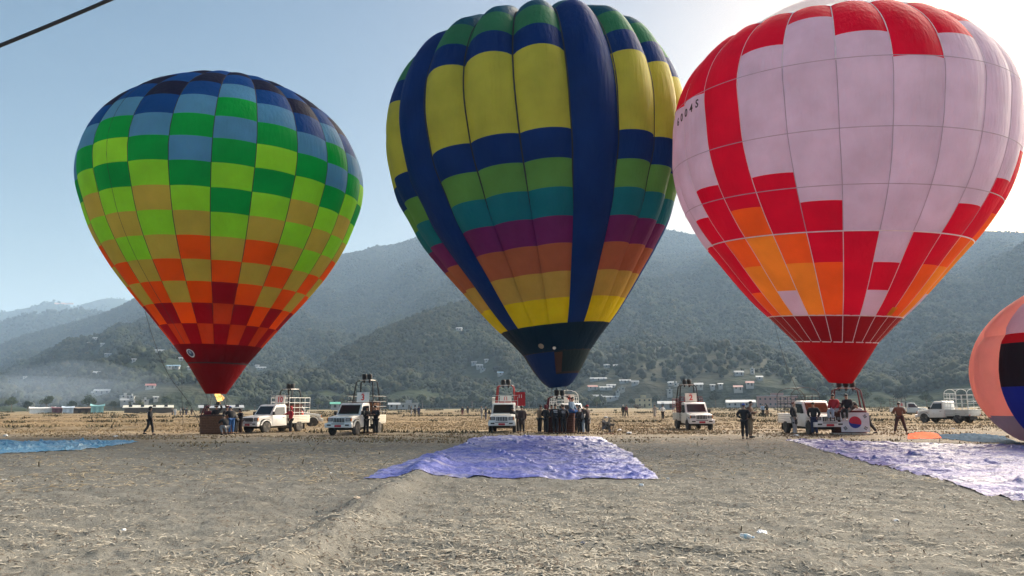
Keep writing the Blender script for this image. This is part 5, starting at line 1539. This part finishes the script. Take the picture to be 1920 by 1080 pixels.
scrap(1179, 812, .16, "white litter right of the inflation fan", seed=9)
scrap(1162, 807, .14, "pale litter just right of the inflation fan", seed=10)
scrap(620, 887, .05, "small white scrap left of the blue tarpaulin", seed=11)
scrap(1252, 894, .05, "tiny white scrap off the right corner of the blue tarpaulin", seed=12)
scrap(216, 818.5, .14, "pale litter below the lone walking person", seed=13)
scrap(1787, 805, .12, "white litter in front of the truck with hoops", seed=14)
scrap(11, 817, .16, "white litter at the far left of the dry field", seed=15)

# ------------------------------------------------------------------ lines and ropes
ropem = mat("dark rope", (.03, .03, .035), .8)
a_, b_ = at(-420, 260, 5.4), at(640, -186, 5.4)
pts = []
for k in range(41):
    t = k / 40; q = a_.lerp(b_, t); pts.append(q + Vector((0, 0, -.10 * 4 * t * (1 - t) + .085)))
o = MB().tube(pts, .0145, 8).build("overhead_cable", ropem, None, smooth=True); tag(o, "thick black cable crossing the sky at the upper left corner", "cable")
def rope(pxs, Y, r_, label):
    P = [at(x, y, Y) for x, y in pxs]
    # smooth through the points
    q = []
    for i in range(len(P) - 1):
        p0, p1, p2, p3 = P[max(i - 1, 0)], P[i], P[i + 1], P[min(i + 2, len(P) - 1)]
        for k in range(6):
            t = k / 6; q.append(.5 * ((2 * p1) + (p2 - p0) * t + (2 * p0 - 5 * p1 + 4 * p2 - p3) * t * t + (3 * p1 - p0 - 3 * p2 + p3) * t ** 3))
    q.append(P[-1]); o = MB().tube(q, r_, 5).build("rope", ropem, None, smooth=True); tag(o, label, "rope")
rope([(272, 583), (285, 628), (303, 676), (322, 712), (352, 752), (377, 800)], 50.0, .020, "dark rope hanging from the left side of the chequered balloon")
rope([(341, 672), (341, 720), (342, 772), (344, 812)], 50.5, .010, "thin vertical line down to the ground left of the chequered balloon's mouth")
rope([(1452, 604), (1462, 645), (1477, 692), (1500, 740), (1531, 790)], 42.5, .014, "thin rope hanging from the left side of the white and red balloon")
o = None
for (x0, y0, x1, y1, Y) in ((386, 739, 388, 757, 49.2), (413, 739, 417, 757, 49.2)):
    pass
def cables(E, bk, w, d, top, n, label_part):
    """burner cables from the mouth ring down to the frame, parts of the basket"""
    inv = Matrix.Rotation(-bk.rotation_euler.z, 4, 'Z') @ Matrix.Translation(-bk.location)
    for k in range(n):
        a = 2 * math.pi * (k + .5) / n
        p0 = Vector(E.pt(np.array([a]), np.array([float(E.phi(.05))]), np.zeros(1))[0])
        p1 = bk.location + Matrix.Rotation(bk.rotation_euler.z, 3, 'Z') @ Vector((math.copysign(w, math.sin(a)), -math.copysign(d, math.cos(a)), top))
        MB().tube([inv @ p0, inv @ p1], .012, 4).build("cable", ropem, bk)
cables(E1, bk1, .5, .35, 1.82, 4, ''); cables(E2, bk2, .5, .35, 2.25, 4, ''); cables(E3, bk3, .5, .35, 2.48, 4, '')
# =================================================================== HOUSES, STALLS, TREES
roof_w = mat("white tin roof", (.36, .38, .40), .6, var=.12, dirt=((.3, .27, .25), .5, .8))
roof_b = mat("blue tin roof", (.22, .34, .46), .5, var=.1)
roof_r = mat("red tin roof", (.34, .12, .10), .6, var=.1)
roof_g = mat("green tin roof", (.10, .38, .28), .6, var=.1)
roof_gr = mat("grey slate roof", (.28, .29, .30), .7, var=.15)
wallw = mat("whitewashed wall", (.33, .33, .32), .85, dirt=((.3, .27, .22), .4, .9))
wallp = mat("pink brick wall", (.34, .19, .17), .85, var=.2, scale=5)
wallt = mat("ochre wall", (.46, .40, .26), .85, dirt=((.3, .25, .2), .4, .9))
wallg = mat("grey cement wall", (.30, .31, .32), .85)
win = mat("dark window", (.03, .035, .04), .25)
def house(px, py, w, label, roof=None, wall=None, storeys=1, depth=5.0, flat=False, pos=None, h=2.7, turn=None, nwin=3, group="village houses on the hillside", name="house", cat="house"):
    g = pos if pos is not None else on_hill(px, py)
    Y = g.y; W = max(w / FPX * Y * 1.1, 3.0); beta = math.atan2(g.x, g.y)
    depth = min(depth, W)
    wall = wall or wallw; roof = roof or roof_w
    root = empty(name, (g.x, g.y, g.z - .6), -beta + (R(random.uniform(-16, 16)) if turn is None else R(turn)), label, cat, group)
    H_ = h * storeys + .6
    MB().box(-W / 2, W / 2, -depth / 2, depth / 2, -1.5, H_).build("wall", wall, root)
    if flat:
        MB().box(-W / 2 - .4, W / 2 + .4, -depth / 2 - .4, depth / 2 + .4, H_ + .003, H_ + .28).build("roof", roof, root)
        MB().box(-W * .15, W * .15, -depth * .3, depth * .3, H_ + .283, H_ + 1.9).build("stair_head", wall, root)
    else:
        rh = min(1.6, depth * .28)
        P = [(-depth / 2 - .6, H_ + .02), (depth / 2 + .6, H_ + .02), (depth / 2 + .6, H_ + .12), (0, H_ + rh), (-depth / 2 - .6, H_ + .12)]
        MB().prism(P, 'x', -W / 2 - .5, W / 2 + .5).build("roof", roof, root)
    key = ('hw', round(h, 1))
    if key not in _cache: _cache[key] = MB().box(-.5, .5, -.06, .04, 0, 1.15).mesh("window", win)
    if ('hd') not in _cache: _cache['hd'] = MB().box(-.45, .45, -.06, .04, 0, 2.0).mesh("door", mat("dark door", (.06, .045, .035), .7))
    n = max(1, min(nwin, int(W / 2.6)))
    for s in range(storeys):
        for i in range(n):
            x = (i + .5) / n * W - W / 2
            if s == 0 and i == n // 2 and n > 1: mesh_obj("door", _cache['hd'], root, (x, -depth / 2 - .01, .6))
            else: mesh_obj("window", _cache[key], root, (x, -depth / 2 - .01, .6 + s * h + .95))
    return root
HL = [
 (205.5, 626, 11, "white roofed house high on the left hillside, topmost of its row", 0), (180, 635, 9, "pale roofed house below and left of the topmost left house", 3), (192, 646, 6, "tiny white roofed house alone under the left ridge farm", 0), (167, 644, 5, "tiny grey roofed house leftmost under the left ridge farm", 3),
 (204, 666, 12, "grey roofed house midway up the left hillside", 3), (299, 659, 14, "bright white roofed house beside the rope of the chequered balloon", 0), (287, 666, 11, "pale roofed house just below the bright one beside the rope", 3), (322, 667, 13, "white roofed house left of the chequered balloon's mouth", 0), (339, 675, 6, "small house touching the chequered balloon's lower left edge", 0), (251, 677, 6, "small grey house on the slope between two larger roofs", 3),
 (317, 690, 8, "blue roofed house under the rope's lower half", 1), (331, 690, 9, "pale blue roofed house right of the other blue roof under the rope", 1), (355, 692, 5, "small white house close to the red scoop's left side", 0), (184, 702, 14, "long thin white roof on the open left slope", 0), (192, 737, 24, "longest white roof low on the left slope", 0), (177, 740, 8, "short white roof at the left end of the longest white roof", 0),
 (282, 727, 14, "red and white house above the left village cluster", 2), (234, 746, 14, "grey flat house at the left of the village cluster", 4), (247, 747, 8, "white house at the top of the village cluster", 4), (233, 755, 12, "grey house low in the village cluster", 3), (272, 754, 10, "white house right of the village cluster", 4), (251, 759, 8, "small white house at the bottom of the village cluster", 4), (292, 749, 5, "tiny white hut right of the village cluster", 0), (47, 708, 5, "tiny pale hut far to the left on the slope", 3),
 (861, 618, 9, "small white farmhouse high on the wooded spur", 0), (889, 682, 8, "upper left house of the hamlet left of the blue scoop", 3), (899, 688, 10, "white fronted house in the hamlet left of the blue scoop", 0), (905, 694, 9, "lowest house of the hamlet left of the blue scoop", 4), (912, 677, 6, "upper right house of the hamlet left of the blue scoop", 0), (938, 702, 9, "pale roof below the hamlet left of the blue scoop", 1), (490, 691, 15, "white roofed house right of the chequered balloon's scoop", 0), (482, 687, 6, "tiny house behind the roof right of the chequered balloon", 3),
 (1122, 712, 27, "long low white roof highest on the terraces right of the blue balloon", 5), (1172, 716, 18, "white roof right of the highest long roof on the terraces", 5), (1138, 688, 9, "small pale roof above the terraces, left one", 3), (1156, 689, 10, "small pale roof above the terraces, right one", 0), (1146, 725, 14, "upper white shed of the middle terrace pair", 5), (1136, 729, 20, "lower white shed of the middle terrace pair", 5), (1111, 729, 15, "pinkish roof on the terraces right of the blue balloon", 2), (1191, 720, 11, "grey roof at the right end of the terraces", 3), (1167, 731, 7, "blue white house below the right terraces", 4), (1159, 737, 7, "tiny white house below the terrace sheds", 4), (1118, 747, 18, "grey long roof lowest on the terraces", 3), (1144, 747, 27, "longest white roof at the foot of the terraces", 5),
 (1258, 721, 8, "white roof above and left of the number 2 truck", 0), (1256, 739, 9, "white two floor house left of the number 2 truck", 6), (1268, 723, 5, "tiny white house right of the roof above the truck", 4), (1310, 725, 13, "pale roof right of the number 2 truck's burner frame", 0), (1336, 726, 7, "grey roof further right of the burner frame", 3), (1351, 724, 7, "white roof among trees right of the number 2 truck", 0), (1385, 702, 14, "pale roof high right of the number 2 truck", 3), (1411, 700, 5, "tiny white tower house high on the right slope", 6), (1424, 711, 10, "white roof left of the white balloon's rope", 0), (1406, 722, 12, "pinkish roof under the white tower house", 2), (1384, 730, 14, "pale pink house behind the blue beanie person", 2), (1543, 701, 9, "small green roof left of the red scoop", 7)]
rf_ = {0: (roof_w, wallw, 1, False), 1: (roof_b, wallw, 1, False), 2: (roof_r, wallw, 1, False), 3: (roof_gr, wallg, 1, False), 4: (roof_w, wallw, 1, True), 5: (roof_w, wallg, 1, False), 6: (roof_w, wallw, 2, True), 7: (roof_g, wallt, 1, False)}
for px, py, w, lab, k in HL:
    r_, wa, st, fl2 = rf_[k]
    house(px, py + 1.5, w, lab, r_, wa, st, flat=fl2, depth=5.5 if k != 5 else 4.0, turn=random.uniform(-8, 8) if k == 5 else None, h=2.0 if k != 5 else 1.5)
# larger buildings at the far edge of the field
def far_b(px, Y, w, label, **k):
    g = gx(px, Y); return house(px, 0, w, label, pos=Vector((g.x, g.y, .6)), group=None, **k)
far_b(1458, 480, 64, "pink brick two floor building with white flat roof behind the arched truck", roof=roof_w, wall=wallp, storeys=2, flat=True, depth=12, h=3.2, nwin=8, turn=4, name="building", cat="building")
far_b(1389, 470, 46, "long low white building behind the two standing men", roof=roof_w, wall=wallw, depth=8, h=2.6, nwin=5, turn=3, name="building", cat="building")
far_b(1207, 460, 24, "ochre half built house with a bare column behind the field", roof=roof_gr, wall=wallt, storeys=2, flat=True, depth=7, h=2.6, nwin=3, turn=10, name="building", cat="building")
far_b(1250, 300, 26, "low shed with long white roof left of the number 2 truck", roof=roof_w, wall=wallg, depth=4, h=1.6, nwin=2, turn=2, name="shed", cat="shed")
far_b(278, 250, 72, "long open shed with pale roof behind the lone walking person", roof=mat("cream tin roof", (.60, .58, .50), .6), wall=mat('painted shed shade', (.09, .07, .055), .8), depth=3, h=1.15, nwin=4, turn=-3, name="shed", cat="shed")  # solid wall coloured dark to paint in the shade of the open inside
far_b(414, 220, 66, "pale roofed open shed behind the chequered balloon's basket", roof=roof_w, wall=mat('painted shed shade', (.09, .07, .055), .8), depth=3, h=.95, nwin=4, turn=4, name="shed", cat="shed")  # shade under the open roof painted as a dark wall
far_b(766, 440, 30, "grey hut with dark doorways right of the number 3 truck", roof=roof_w, wall=wallg, depth=6, h=3.0, nwin=3, turn=6, flat=True, name="shed", cat="shed")
far_b(739, 420, 18, "low white roofed stall right of the number 3 truck's rails", roof=roof_w, wall=wallg, depth=4, h=2.2, nwin=2, turn=0, name="shed", cat="shed")
far_b(825, 620, 36, "long low white roofed shed far beyond the field, centre left", roof=roof_w, wall=wallg, depth=5, h=2.0, nwin=3, turn=0, name="shed", cat="shed")
far_b(853, 610, 22, "low pale shed right of the long white shed, centre left", roof=mat("cream tin roof", (.60, .58, .50), .6), wall=wallg, depth=5, h=1.3, nwin=2, turn=0, name="shed", cat="shed")
far_b(628, 340, 14, "small hut with green roof left of the number 3 truck", roof=roof_g, wall=wallg, depth=4, h=2.3, nwin=1, turn=0, name="shed", cat="shed")
# market tents at the far left
def tent(px, Y, wpx, hpx, mt, label, open_=False, sag=.25):
    g = gx(px, Y); W = wpx / FPX * Y; Hh = hpx / FPX * Y; D = 5.
    root = empty("market_tent", (g.x, g.y, 0), -math.atan2(g.x, g.y), label, "tent", "market tents at the far edge of the field")
    U, V = np.meshgrid(np.linspace(-1, 1, 13), np.linspace(-1, 1, 9))
    Z = Hh * (1 - .22 * np.abs(V)) - sag * (1 - U ** 2) * (1 - .5 * np.abs(V)) + .12 * fbm(U * 3 + px, V * 3, 3, 7)
    mesh_obj("canopy", grid_mesh("canopy", np.stack([U * (W / 2 + .3), V * (D / 2 + .3), Z], -1), mt), root)
    for x in (-W / 2, W / 2):
        for y in (-D / 2, D / 2): MB().tube([(x, y, 0), (x, y, Hh * .78)], .05, 6).build("pole", mat("bamboo", (.3, .22, .12), .8), root)
    MB().box(-W / 2, W / 2, D / 2 - .05, D / 2, 0, Hh * .76).build("back_wall", mt if not open_ else mat("dark tent cloth", (.05, .03, .028), .8), root)
    if not open_:
        U, V = np.meshgrid(np.linspace(-W / 2, W / 2, 12), np.linspace(.1, Hh * .78, 6))
        mesh_obj("front_cloth", grid_mesh("front_cloth", np.stack([U, -D / 2 + .1 * np.sin(U * 4), V], -1), mt), root)
    else:
        for i in range(3): MB().box(-W / 2 + .5 + i * W / 3, -W / 2 + .5 + i * W / 3 + W / 5, -D / 2 + .6, -D / 2 + 1.3, 0, 1.0).build("counter", CBR, root)
    return root
tent(79, 265, 40, 13, mat("white tent", (.66, .67, .66), .7), "white market tent, leftmost of the stalls at the far left")
tent(109, 266, 20, 13, mat("maroon tent", (.13, .05, .07), .8), "maroon market tent second from the left of the stalls")
tent(127, 262, 18, 14, mat("pale blue tent", (.42, .50, .60), .7), "pale blue market tent in the middle of the stalls")
tent(155, 265, 35, 13, mat("brown tin", (.22, .17, .14), .8), "open fronted brown stall with dark inside among the market tents", True)
tent(182, 262, 21, 18, mat("teal tent", (.17, .36, .38), .7), "teal market tent, tallest and rightmost of the stalls", sag=.5)
# lodges added on the far ridge, its sunlit strip painted as their orange
for px, w in ((108, 9), (121, 10), (133, 8)):
    aa, ee = az_el(px, 568); rD = 5180
    pz = Vector((math.sin(aa) * rD, math.cos(aa) * rD, CAMH + rD * ee - 6))
    house(px, 0, w, {108: "lodge at the left end of the far blue ridge top", 121: "lodge in the middle of the far blue ridge top", 133: "lodge at the right end of the far blue ridge top"}[px], roof=mat("painted sunlight roof", (.60, .24, .12), .6), wall=mat("painted sunlight wall", (.62, .34, .22), .7), pos=pz, depth=12, h=5, group=None, nwin=2)
for o in bpy.data.objects:
    if o.get('category') == 'house' and 'group' in o and 'lodge' in o['label']: del o['group']


# forest canopy, left open round each house and on the line of sight below it
HP = np.array([o.location[:2] for o in bpy.data.objects if o.get('category') == 'house'])
def clear_houses(P):
    keep = np.ones(len(P), bool)
    for hx, hy in HP:
        d = math.hypot(hx, hy); u = np.array([hx / d, hy / d])
        rx = (P[:, 0] - hx) * u[0] + (P[:, 1] - hy) * u[1]; ry = (P[:, 0] - hx) * -u[1] + (P[:, 1] - hy) * u[0]
        keep &= ~((rx > -34) & (rx < 8) & (np.abs(ry) < 11))
    return P[keep]
P1, C1 = H_main.sample(430000)
azp = np.arctan2(P1[:, 0], P1[:, 1]); P1 = clear_houses(P1[np.abs(azp) < R(40)])
s1 = (1.7 + 3.9 * RNG.uniform(0, 1, len(P1)) ** 1.8) * (.75 + .5 * (fbm(P1[:, 0] / 90, P1[:, 1] / 90, 3, 77) + .5)) * (1 + .25 * (RNG.uniform(0, 1, len(P1)) > .93))
o = forest_object("forest", P1, s1); o['label'] = "dense green forest covering the main hazy hillside"
P2, C2 = H_spur.sample(40000); P2 = clear_houses(P2)
o = forest_object("forest", P2, (1.7 + 3.4 * RNG.uniform(0, 1, len(P2)) ** 1.6)); o['label'] = "darker forest on the nearer spur of the hill"
P3, _ = H_mid.sample(16000); P4, _ = H_far.sample(9000)
P3 = np.vstack([P3, P4]); P3 = P3[np.abs(np.arctan2(P3[:, 0], P3[:, 1])) < R(42)]
o = forest_object("forest", P3, RNG.uniform(5, 11, len(P3))); o['label'] = "pale blue forest on the distant hills at the left"


# individual trees along the foot of the hills
LEAF2 = leaf_material("tree leaves", (.016, .026, .012), (.06, .078, .03))
def tree_parts(seed):
    g = np.random.default_rng(seed)
    # limbs
    m = MB(); tips = []
    hgt = g.uniform(3.0, 4.2)
    m.tube([(0, 0, -.3), (.05, 0, hgt * .5), (.1, .05, hgt)], [.28, .2, .15], 7)
    for k in range(6):
        a = g.uniform(0, 6.28); e = g.uniform(.5, 1.1); L_ = g.uniform(1.8, 3.2)
        p0 = Vector((.08, .03, hgt * g.uniform(.65, 1))); p1 = p0 + Vector((math.cos(a) * math.cos(e), math.sin(a) * math.cos(e), math.sin(e))) * L_
        m.tube([p0, p0.lerp(p1, .5) + Vector((0, 0, .2)), p1], [.11, .07, .03], 5); tips.append(p1)
    trunk = m.mesh("trunk", BARK, smooth=True)
    # leaf clumps: small quads scattered over lumpy blobs
    C_ = [np.array(t) for t in tips] + [np.array((g.uniform(-1, 1), g.uniform(-1, 1), hgt + g.uniform(.5, 3.0))) for _ in range(5)]
    P = []; n = 1500
    for i in range(n):
        c = C_[g.integers(len(C_))]; d = g.normal(size=3); d /= np.linalg.norm(d)
        P.append(c + d * g.uniform(.55, 1.0) * np.array([1.45, 1.45, 1.05]))
    P = np.array(P)
    A_ = g.normal(size=(n, 3)); A_ /= np.linalg.norm(A_, axis=1)[:, None]
    B_ = np.cross(A_, g.normal(size=(n, 3))); B_ /= np.linalg.norm(B_, axis=1)[:, None]
    s = g.uniform(.14, .30, (n, 1))
    V = np.stack([P - A_ * s, P + B_ * s * .7, P + A_ * s, P - B_ * s * .7], 1).reshape(-1, 3)
    F = np.arange(n * 4).reshape(n, 4)
    return trunk, tri_mesh("crown", V, F, LEAF2)
TP = [tree_parts(300 + i) for i in range(5)]
def tree(x, y, z, s, k, label, group, sz=1.0):
    root = empty("tree", (x, y, z), random.uniform(0, 6.28), label, "tree", group); root.scale = (s, s, s * sz)
    mesh_obj("trunk", TP[k][0], root); mesh_obj("crown", TP[k][1], root)
TR = [(22, 1.2, "tall tree at the far left end of the hill foot, left of the market tents"), (52, .9, "small tree just left of the white market tent"), (88, 1.3, "broad tree behind the white and maroon market tents"), (135, 1.1, "tree behind the open brown stall"), (166, 1.35, "tall tree behind the teal market tent"), (212, .8, "low tree between the teal tent and the long open shed"),
 (262, 1.0, "tree behind the long open shed's middle"), (312, 1.2, "tree behind the right end of the long open shed"), (352, .9, "small tree above the far group of people at left"), (455, 1.2, "tree behind the chequered balloon's crew, right of the scoop"), (478, .9, "small tree left of the number 10 truck's burner frame"), (560, 1.3, "round tree behind the number 10 truck's rear rails"),
 (596, 1.0, "tree between the number 10 truck and the green roofed hut"), (640, 1.2, "tree right behind the number 3 truck's cab"), (716, 1.4, "tall tree behind the number 3 truck's rails"), (752, .9, "low tree above the white roofed stall"), (792, 1.3, "tree right of the grey hut with dark doorways"), (842, 1.0, "tree behind the long white shed, centre left"), (885, 1.4, "tall tree left of the head on truck"),
 (930, 1.0, "tree behind the head on truck's burner drums"), (992, 1.2, "tree between the head on truck and the crowd"), (1119, 1.0, "tree right of the white rails behind the crowd"), (1184, .8, "small tree left of the ochre half built house"), (1228, 1.2, "tree between the ochre house and the long white shed roof"), (1278, 1.1, "tree behind the number 2 truck's left uprights"), (1342, 1.3, "tall tree right of the number 2 truck"),
 (1366, .9, "small tree at the left end of the long white building"), (1420, 1.1, "tree between the long white building and the pink one"), (1500, 1.0, "tree behind the arched black cage"), (1540, 1.2, "tree left of the flag basket's frame"), (1622, 1.3, "tree right of the flag basket's frame"), (1652, 1.0, "tree left of the man in brown seen from behind"), (1690, 1.4, "tall tree above the man in brown seen from behind"), (1738, 1.1, "tree behind the distant side on pickup"), (1808, 1.2, "tree behind the hooped truck's rear"), (1880, 1.3, "tree hidden largely by the half inflated envelope")]
for i, (px, s, lab) in enumerate(TR):
    a = az_el(px, 762)[0]; dd = float(main_foot(a)) * RNG.uniform(.88, .97)
    tree(math.sin(a) * dd, math.cos(a) * dd, -.2, s, i % 5, lab, None, RNG.uniform(.85, 1.25))
for px, Y, s, lab in ((1195, 330, .62, "round dry brown bush alone behind the pair in the far field"),):
    g = gx(px, Y)
    root = empty("bush", (g.x, g.y, -1.2), 0, lab, "bush"); root.scale = (s * 1.1, s, s * .75)
    cm = TP[2][1].copy(); cm.materials.clear(); cm.materials.append(mat("dry brown leaves", (.16, .13, .10), .9)); mesh_obj("crown", cm, root); mesh_obj("stem", TP[2][0], root)

# =================================================================== STRAW AND STUBBLE
def straw(name, n, r0, r1, lmin, lmax, wd, mats, label, seed, azr=38, power=1.0, dens_fn=None, up=.12):
    g = np.random.default_rng(seed)
    r = r0 * (r1 / r0) ** g.uniform(0, 1, n)
    a = R(1) * g.uniform(-azr, azr, n)
    x, y = np.sin(a) * r, np.cos(a) * r
    cl = fbm(x / .55, y / .42, 3, seed) * 1.0 + fbm(x / 3, y / 3, 2, seed + 5) * .8
    keep = g.uniform(-.62, .75, n) < cl + (dens_fn(x, y) if dens_fn else 0)
    for tp in TARPS: keep &= ~inside(tp, x, y)
    x, y, r = x[keep], y[keep], r[keep]; n = len(x)
    L_ = g.uniform(lmin, lmax, n) * (1 + .6 * (g.uniform(0, 1, n) > .93)); th = g.uniform(0, 2 * np.pi, n)
    w = wd * g.uniform(.6, 1.4, n) * (1 + r / 30)
    tilt = np.abs(g.normal(0, up, n)); tilt = np.where(g.uniform(0, 1, n) > .988, g.uniform(.4, .9, n), tilt)
    d = np.stack([np.cos(th) * np.cos(tilt), np.sin(th) * np.cos(tilt), np.sin(tilt)], -1)
    s = np.stack([-np.sin(th), np.cos(th), np.zeros(n)], -1)
    z0 = gh(x, y) + .003
    p0 = np.stack([x, y, z0], -1)
    kink = g.normal(0, .07, (n, 1)) * s * L_[:, None] * .4
    p1 = p0 + d * (L_ * .5)[:, None] + kink + np.array([0, 0, .004]); p2 = p0 + d * L_[:, None]
    zc = np.maximum(p2[:, 2], gh(p2[:, 0], p2[:, 1]) + .002); p2[:, 2] = zc; p1[:, 2] = np.maximum(p1[:, 2], gh(p1[:, 0], p1[:, 1]) + .006)
    hw = (s * w[:, None] / 2); upv = np.array([0, 0, 1.]) * (w[:, None] * .45)
    V = np.stack([p0 - hw, p0 + hw, p1 - hw, p1 + upv, p1 + hw, p2 - hw * .6, p2 + hw * .6], 1).reshape(-1, 3)
    b = (np.arange(n) * 7)[:, None]
    T = np.concatenate([b + np.array([[0, 3, 2]]), b + np.array([[0, 1, 3]]), b + np.array([[1, 4, 3]]), b + np.array([[2, 3, 5]]), b + np.array([[3, 6, 5]]), b + np.array([[3, 4, 6]])], 0)
    me = tri_mesh(name, V, T, mats)
    o = mesh_obj(name, me); tag(o, label, None, None, 'stuff'); return o
def straw_mat(name, a, b_):
    m = bpy.data.materials.new(name); nt, N, L, b = nodes(m)
    geo = N.new('ShaderNodeNewGeometry'); cr = N.new('ShaderNodeValToRGB'); L.new(geo.outputs['Random Per Island'], cr.inputs[0])
    cr.color_ramp.elements[0].color = (*a, 1); cr.color_ramp.elements[1].color = (*b_, 1)
    L.new(cr.outputs[0], b.inputs['Base Color']); b.inputs['Roughness'].default_value = .7; b.inputs['Specular IOR Level'].default_value = .3; return m
right_more = lambda x, y: np.clip((x + 1.2 + .1 * y) / 3, -.42, .12) - .05
straw("straw", 60000, 4.5, 30, .03, .12, .0115, straw_mat("pale straw", (.24, .21, .16), (.52, .47, .38)), "pale broken rice straw scattered over the near soil", 501, dens_fn=right_more)
straw("straw", 30000, 4.5, 34, .03, .10, .008, straw_mat("rotted straw", (.055, .04, .03), (.17, .12, .085)), "dark rotted straw bits scattered over the near soil", 502)
straw("straw", 26000, 18, 62, .08, .25, .014, straw_mat("mid straw", (.16, .12, .075), (.50, .41, .27)), "loose straw over the soil around the baskets", 503)
# standing stubble of the dry field
def stubble(name, n, r0, r1, h, w, mt, label, seed):
    g = np.random.default_rng(seed)
    r = r0 * (r1 / r0) ** g.uniform(0, 1, n); a = R(1) * g.uniform(-38, 38, n)
    x, y = np.sin(a) * r, np.cos(a) * r
    k = fbm(x / 6, y / 2.2, 4, seed) + np.clip((y - 50) / 32, -.8, .2)
    keep = k > g.uniform(-.35, .25, n)
    for tp in TARPS: keep &= ~inside(tp, x, y)
    x, y, r = x[keep], y[keep], r[keep]; n = len(x)
    z = gh(x, y)
    V = []
    hs_ = h * g.uniform(.5, 1.4, n); ws = w * g.uniform(.6, 1.4, n) * (.6 + r / 90)
    th = g.uniform(0, 6.28, n)
    for j in range(3):
        t = th + j * 2.1; dx, dy = np.cos(t), np.sin(t)
        lx, ly = g.normal(0, .5, n) * hs_, g.normal(0, .5, n) * hs_
        V += [np.stack([x - dx * ws, y - dy * ws, z - .02], -1), np.stack([x + dx * ws, y + dy * ws, z - .02], -1), np.stack([x + lx, y + ly, z + hs_], -1)]
    V = np.stack(V, 1).reshape(-1, 3)
    o = mesh_obj(name, tri_mesh(name, V, np.arange(len(V)).reshape(-1, 3), mt)); tag(o, label, None, None, 'stuff')
stubble("dry_stubble", 110000, 36, 240, .075, .03, straw_mat("golden stubble", (.13, .095, .055), (.40, .30, .17)), "golden brown stubble standing on the far dry field", 601)

# weeds and dark grass along the low field banks
def weeds():
    g = np.random.default_rng(77); V = []
    for (yy, x0, x1, hh) in FAR_BUNDS:
        x1_, x0_ = min(x1, yy * .8), max(x0, -yy * .8)
        n = int((x1_ - x0_) * 22)
        if n < 10: continue
        x = g.uniform(x0_, x1_, n); yc = yy + 1.8 * fbm(x / 14, x * 0 + yy, 2, 41)
        keep = fbm(x / 5, x * 0 + yy, 3, 12) > .0
        x = x[keep]; y = yc[keep] + g.normal(0, .25 + yy * .002, len(x)); n = len(x); z = gh(x, y)
        h = g.uniform(.06, .22, n) * (1 + yy / 200)
        w = g.uniform(.04, .09, n) * (.6 + yy / 110); t = g.uniform(0, 6.28, n)
        V.append(np.stack([np.stack([x - np.cos(t) * w, y - np.sin(t) * w, z - .02], -1), np.stack([x + np.cos(t) * w, y + np.sin(t) * w, z - .02], -1), np.stack([x + g.normal(0, .5, n) * h, y + g.normal(0, .3, n) * h, z + h], -1)], 1).reshape(-1, 3))
    V = np.vstack(V)
    o = mesh_obj("bank_weeds", tri_mesh("bank_weeds", V, np.arange(len(V)).reshape(-1, 3), straw_mat("bank weeds", (.03, .03, .015), (.15, .12, .06)))); tag(o, "dark weeds growing along the low banks of the dry field", None, None, 'stuff')
weeds()
# clods of dry soil
def clods():
    g = np.random.default_rng(78); n = 16000
    r = 5 * (9.0) ** g.uniform(0, 1, n); a = R(1) * g.uniform(-38, 38, n); x, y = np.sin(a) * r, np.cos(a) * r
    keep = fbm(x / .8, y / .8, 3, 14) > -.05
    for tp in TARPS: keep &= ~inside(tp, x, y)
    x, y, r = x[keep], y[keep], r[keep]; n = len(x); z = gh(x, y)
    s = g.uniform(.006, .020, n) * (1 + r / 40)
    base = np.array([[1, 0, 0], [-.5, .87, 0], [-.5, -.87, 0], [.1, .1, .5], [.6, .3, .35], [-.5, .1, .4]])
    V = base[None] * (s[:, None, None] * g.uniform(.6, 1.4, (n, 6, 1))); th = g.uniform(0, 6.28, n); c, s_ = np.cos(th)[:, None], np.sin(th)[:, None]
    V = np.stack([V[..., 0] * c - V[..., 1] * s_, V[..., 0] * s_ + V[..., 1] * c, V[..., 2]], -1) + np.stack([x, y, z - .004], -1)[:, None]
    T = np.array([[0, 1, 4], [1, 3, 4], [0, 4, 3], [1, 5, 3], [1, 2, 5], [2, 3, 5], [2, 0, 3]])
    o = mesh_obj("soil_clods", tri_mesh("soil_clods", V.reshape(-1, 3), ((np.arange(n) * 6)[:, None, None] + T[None]).reshape(-1, 3), straw_mat("clod soil", (.10, .092, .077), (.25, .235, .195)))); tag(o, "small dry clods of grey soil on the near field", None, None, 'stuff')
clods()

# wood smoke lying low over the left edge of the valley
sm = bpy.data.materials.new("thin smoke"); sm.use_nodes = True; q = sm.node_tree.nodes; q.remove(q["Principled BSDF"])
sv_ = q.new('ShaderNodeVolumePrincipled'); sv_.inputs['Color'].default_value = (.62, .78, 1.0, 1); sv_.inputs['Density'].default_value = .0022; sv_.inputs['Anisotropy'].default_value = .2
sm.node_tree.links.new(sv_.outputs[0], q['Material Output'].inputs['Volume'])
for px, Y, sx, sz, h in ((95, 500, 62, 16, 17), (30, 540, 80, 11, 12)):
    bm = bmesh.new(); bmesh.ops.create_icosphere(bm, subdivisions=4, radius=1)
    for v in bm.verts:
        k = 1 + .5 * float(fbm(np.array([v.co.x * 1.3 + px]), np.array([v.co.z * 1.3 + v.co.y]), 3, 8)[0]); v.co = Vector((v.co.x * sx * k, v.co.y * 30 * k, max(v.co.z * sz * k, -h + .8)))
    me = bpy.data.meshes.new("smoke"); bm.to_mesh(me); bm.free(); me.materials.append(sm); g = gx(px, Y)
    o = mesh_obj("smoke", me, None, (g.x, g.y, h)); tag(o, "thin bluish smoke drifting low above the market tents at far left", None, None, 'stuff')
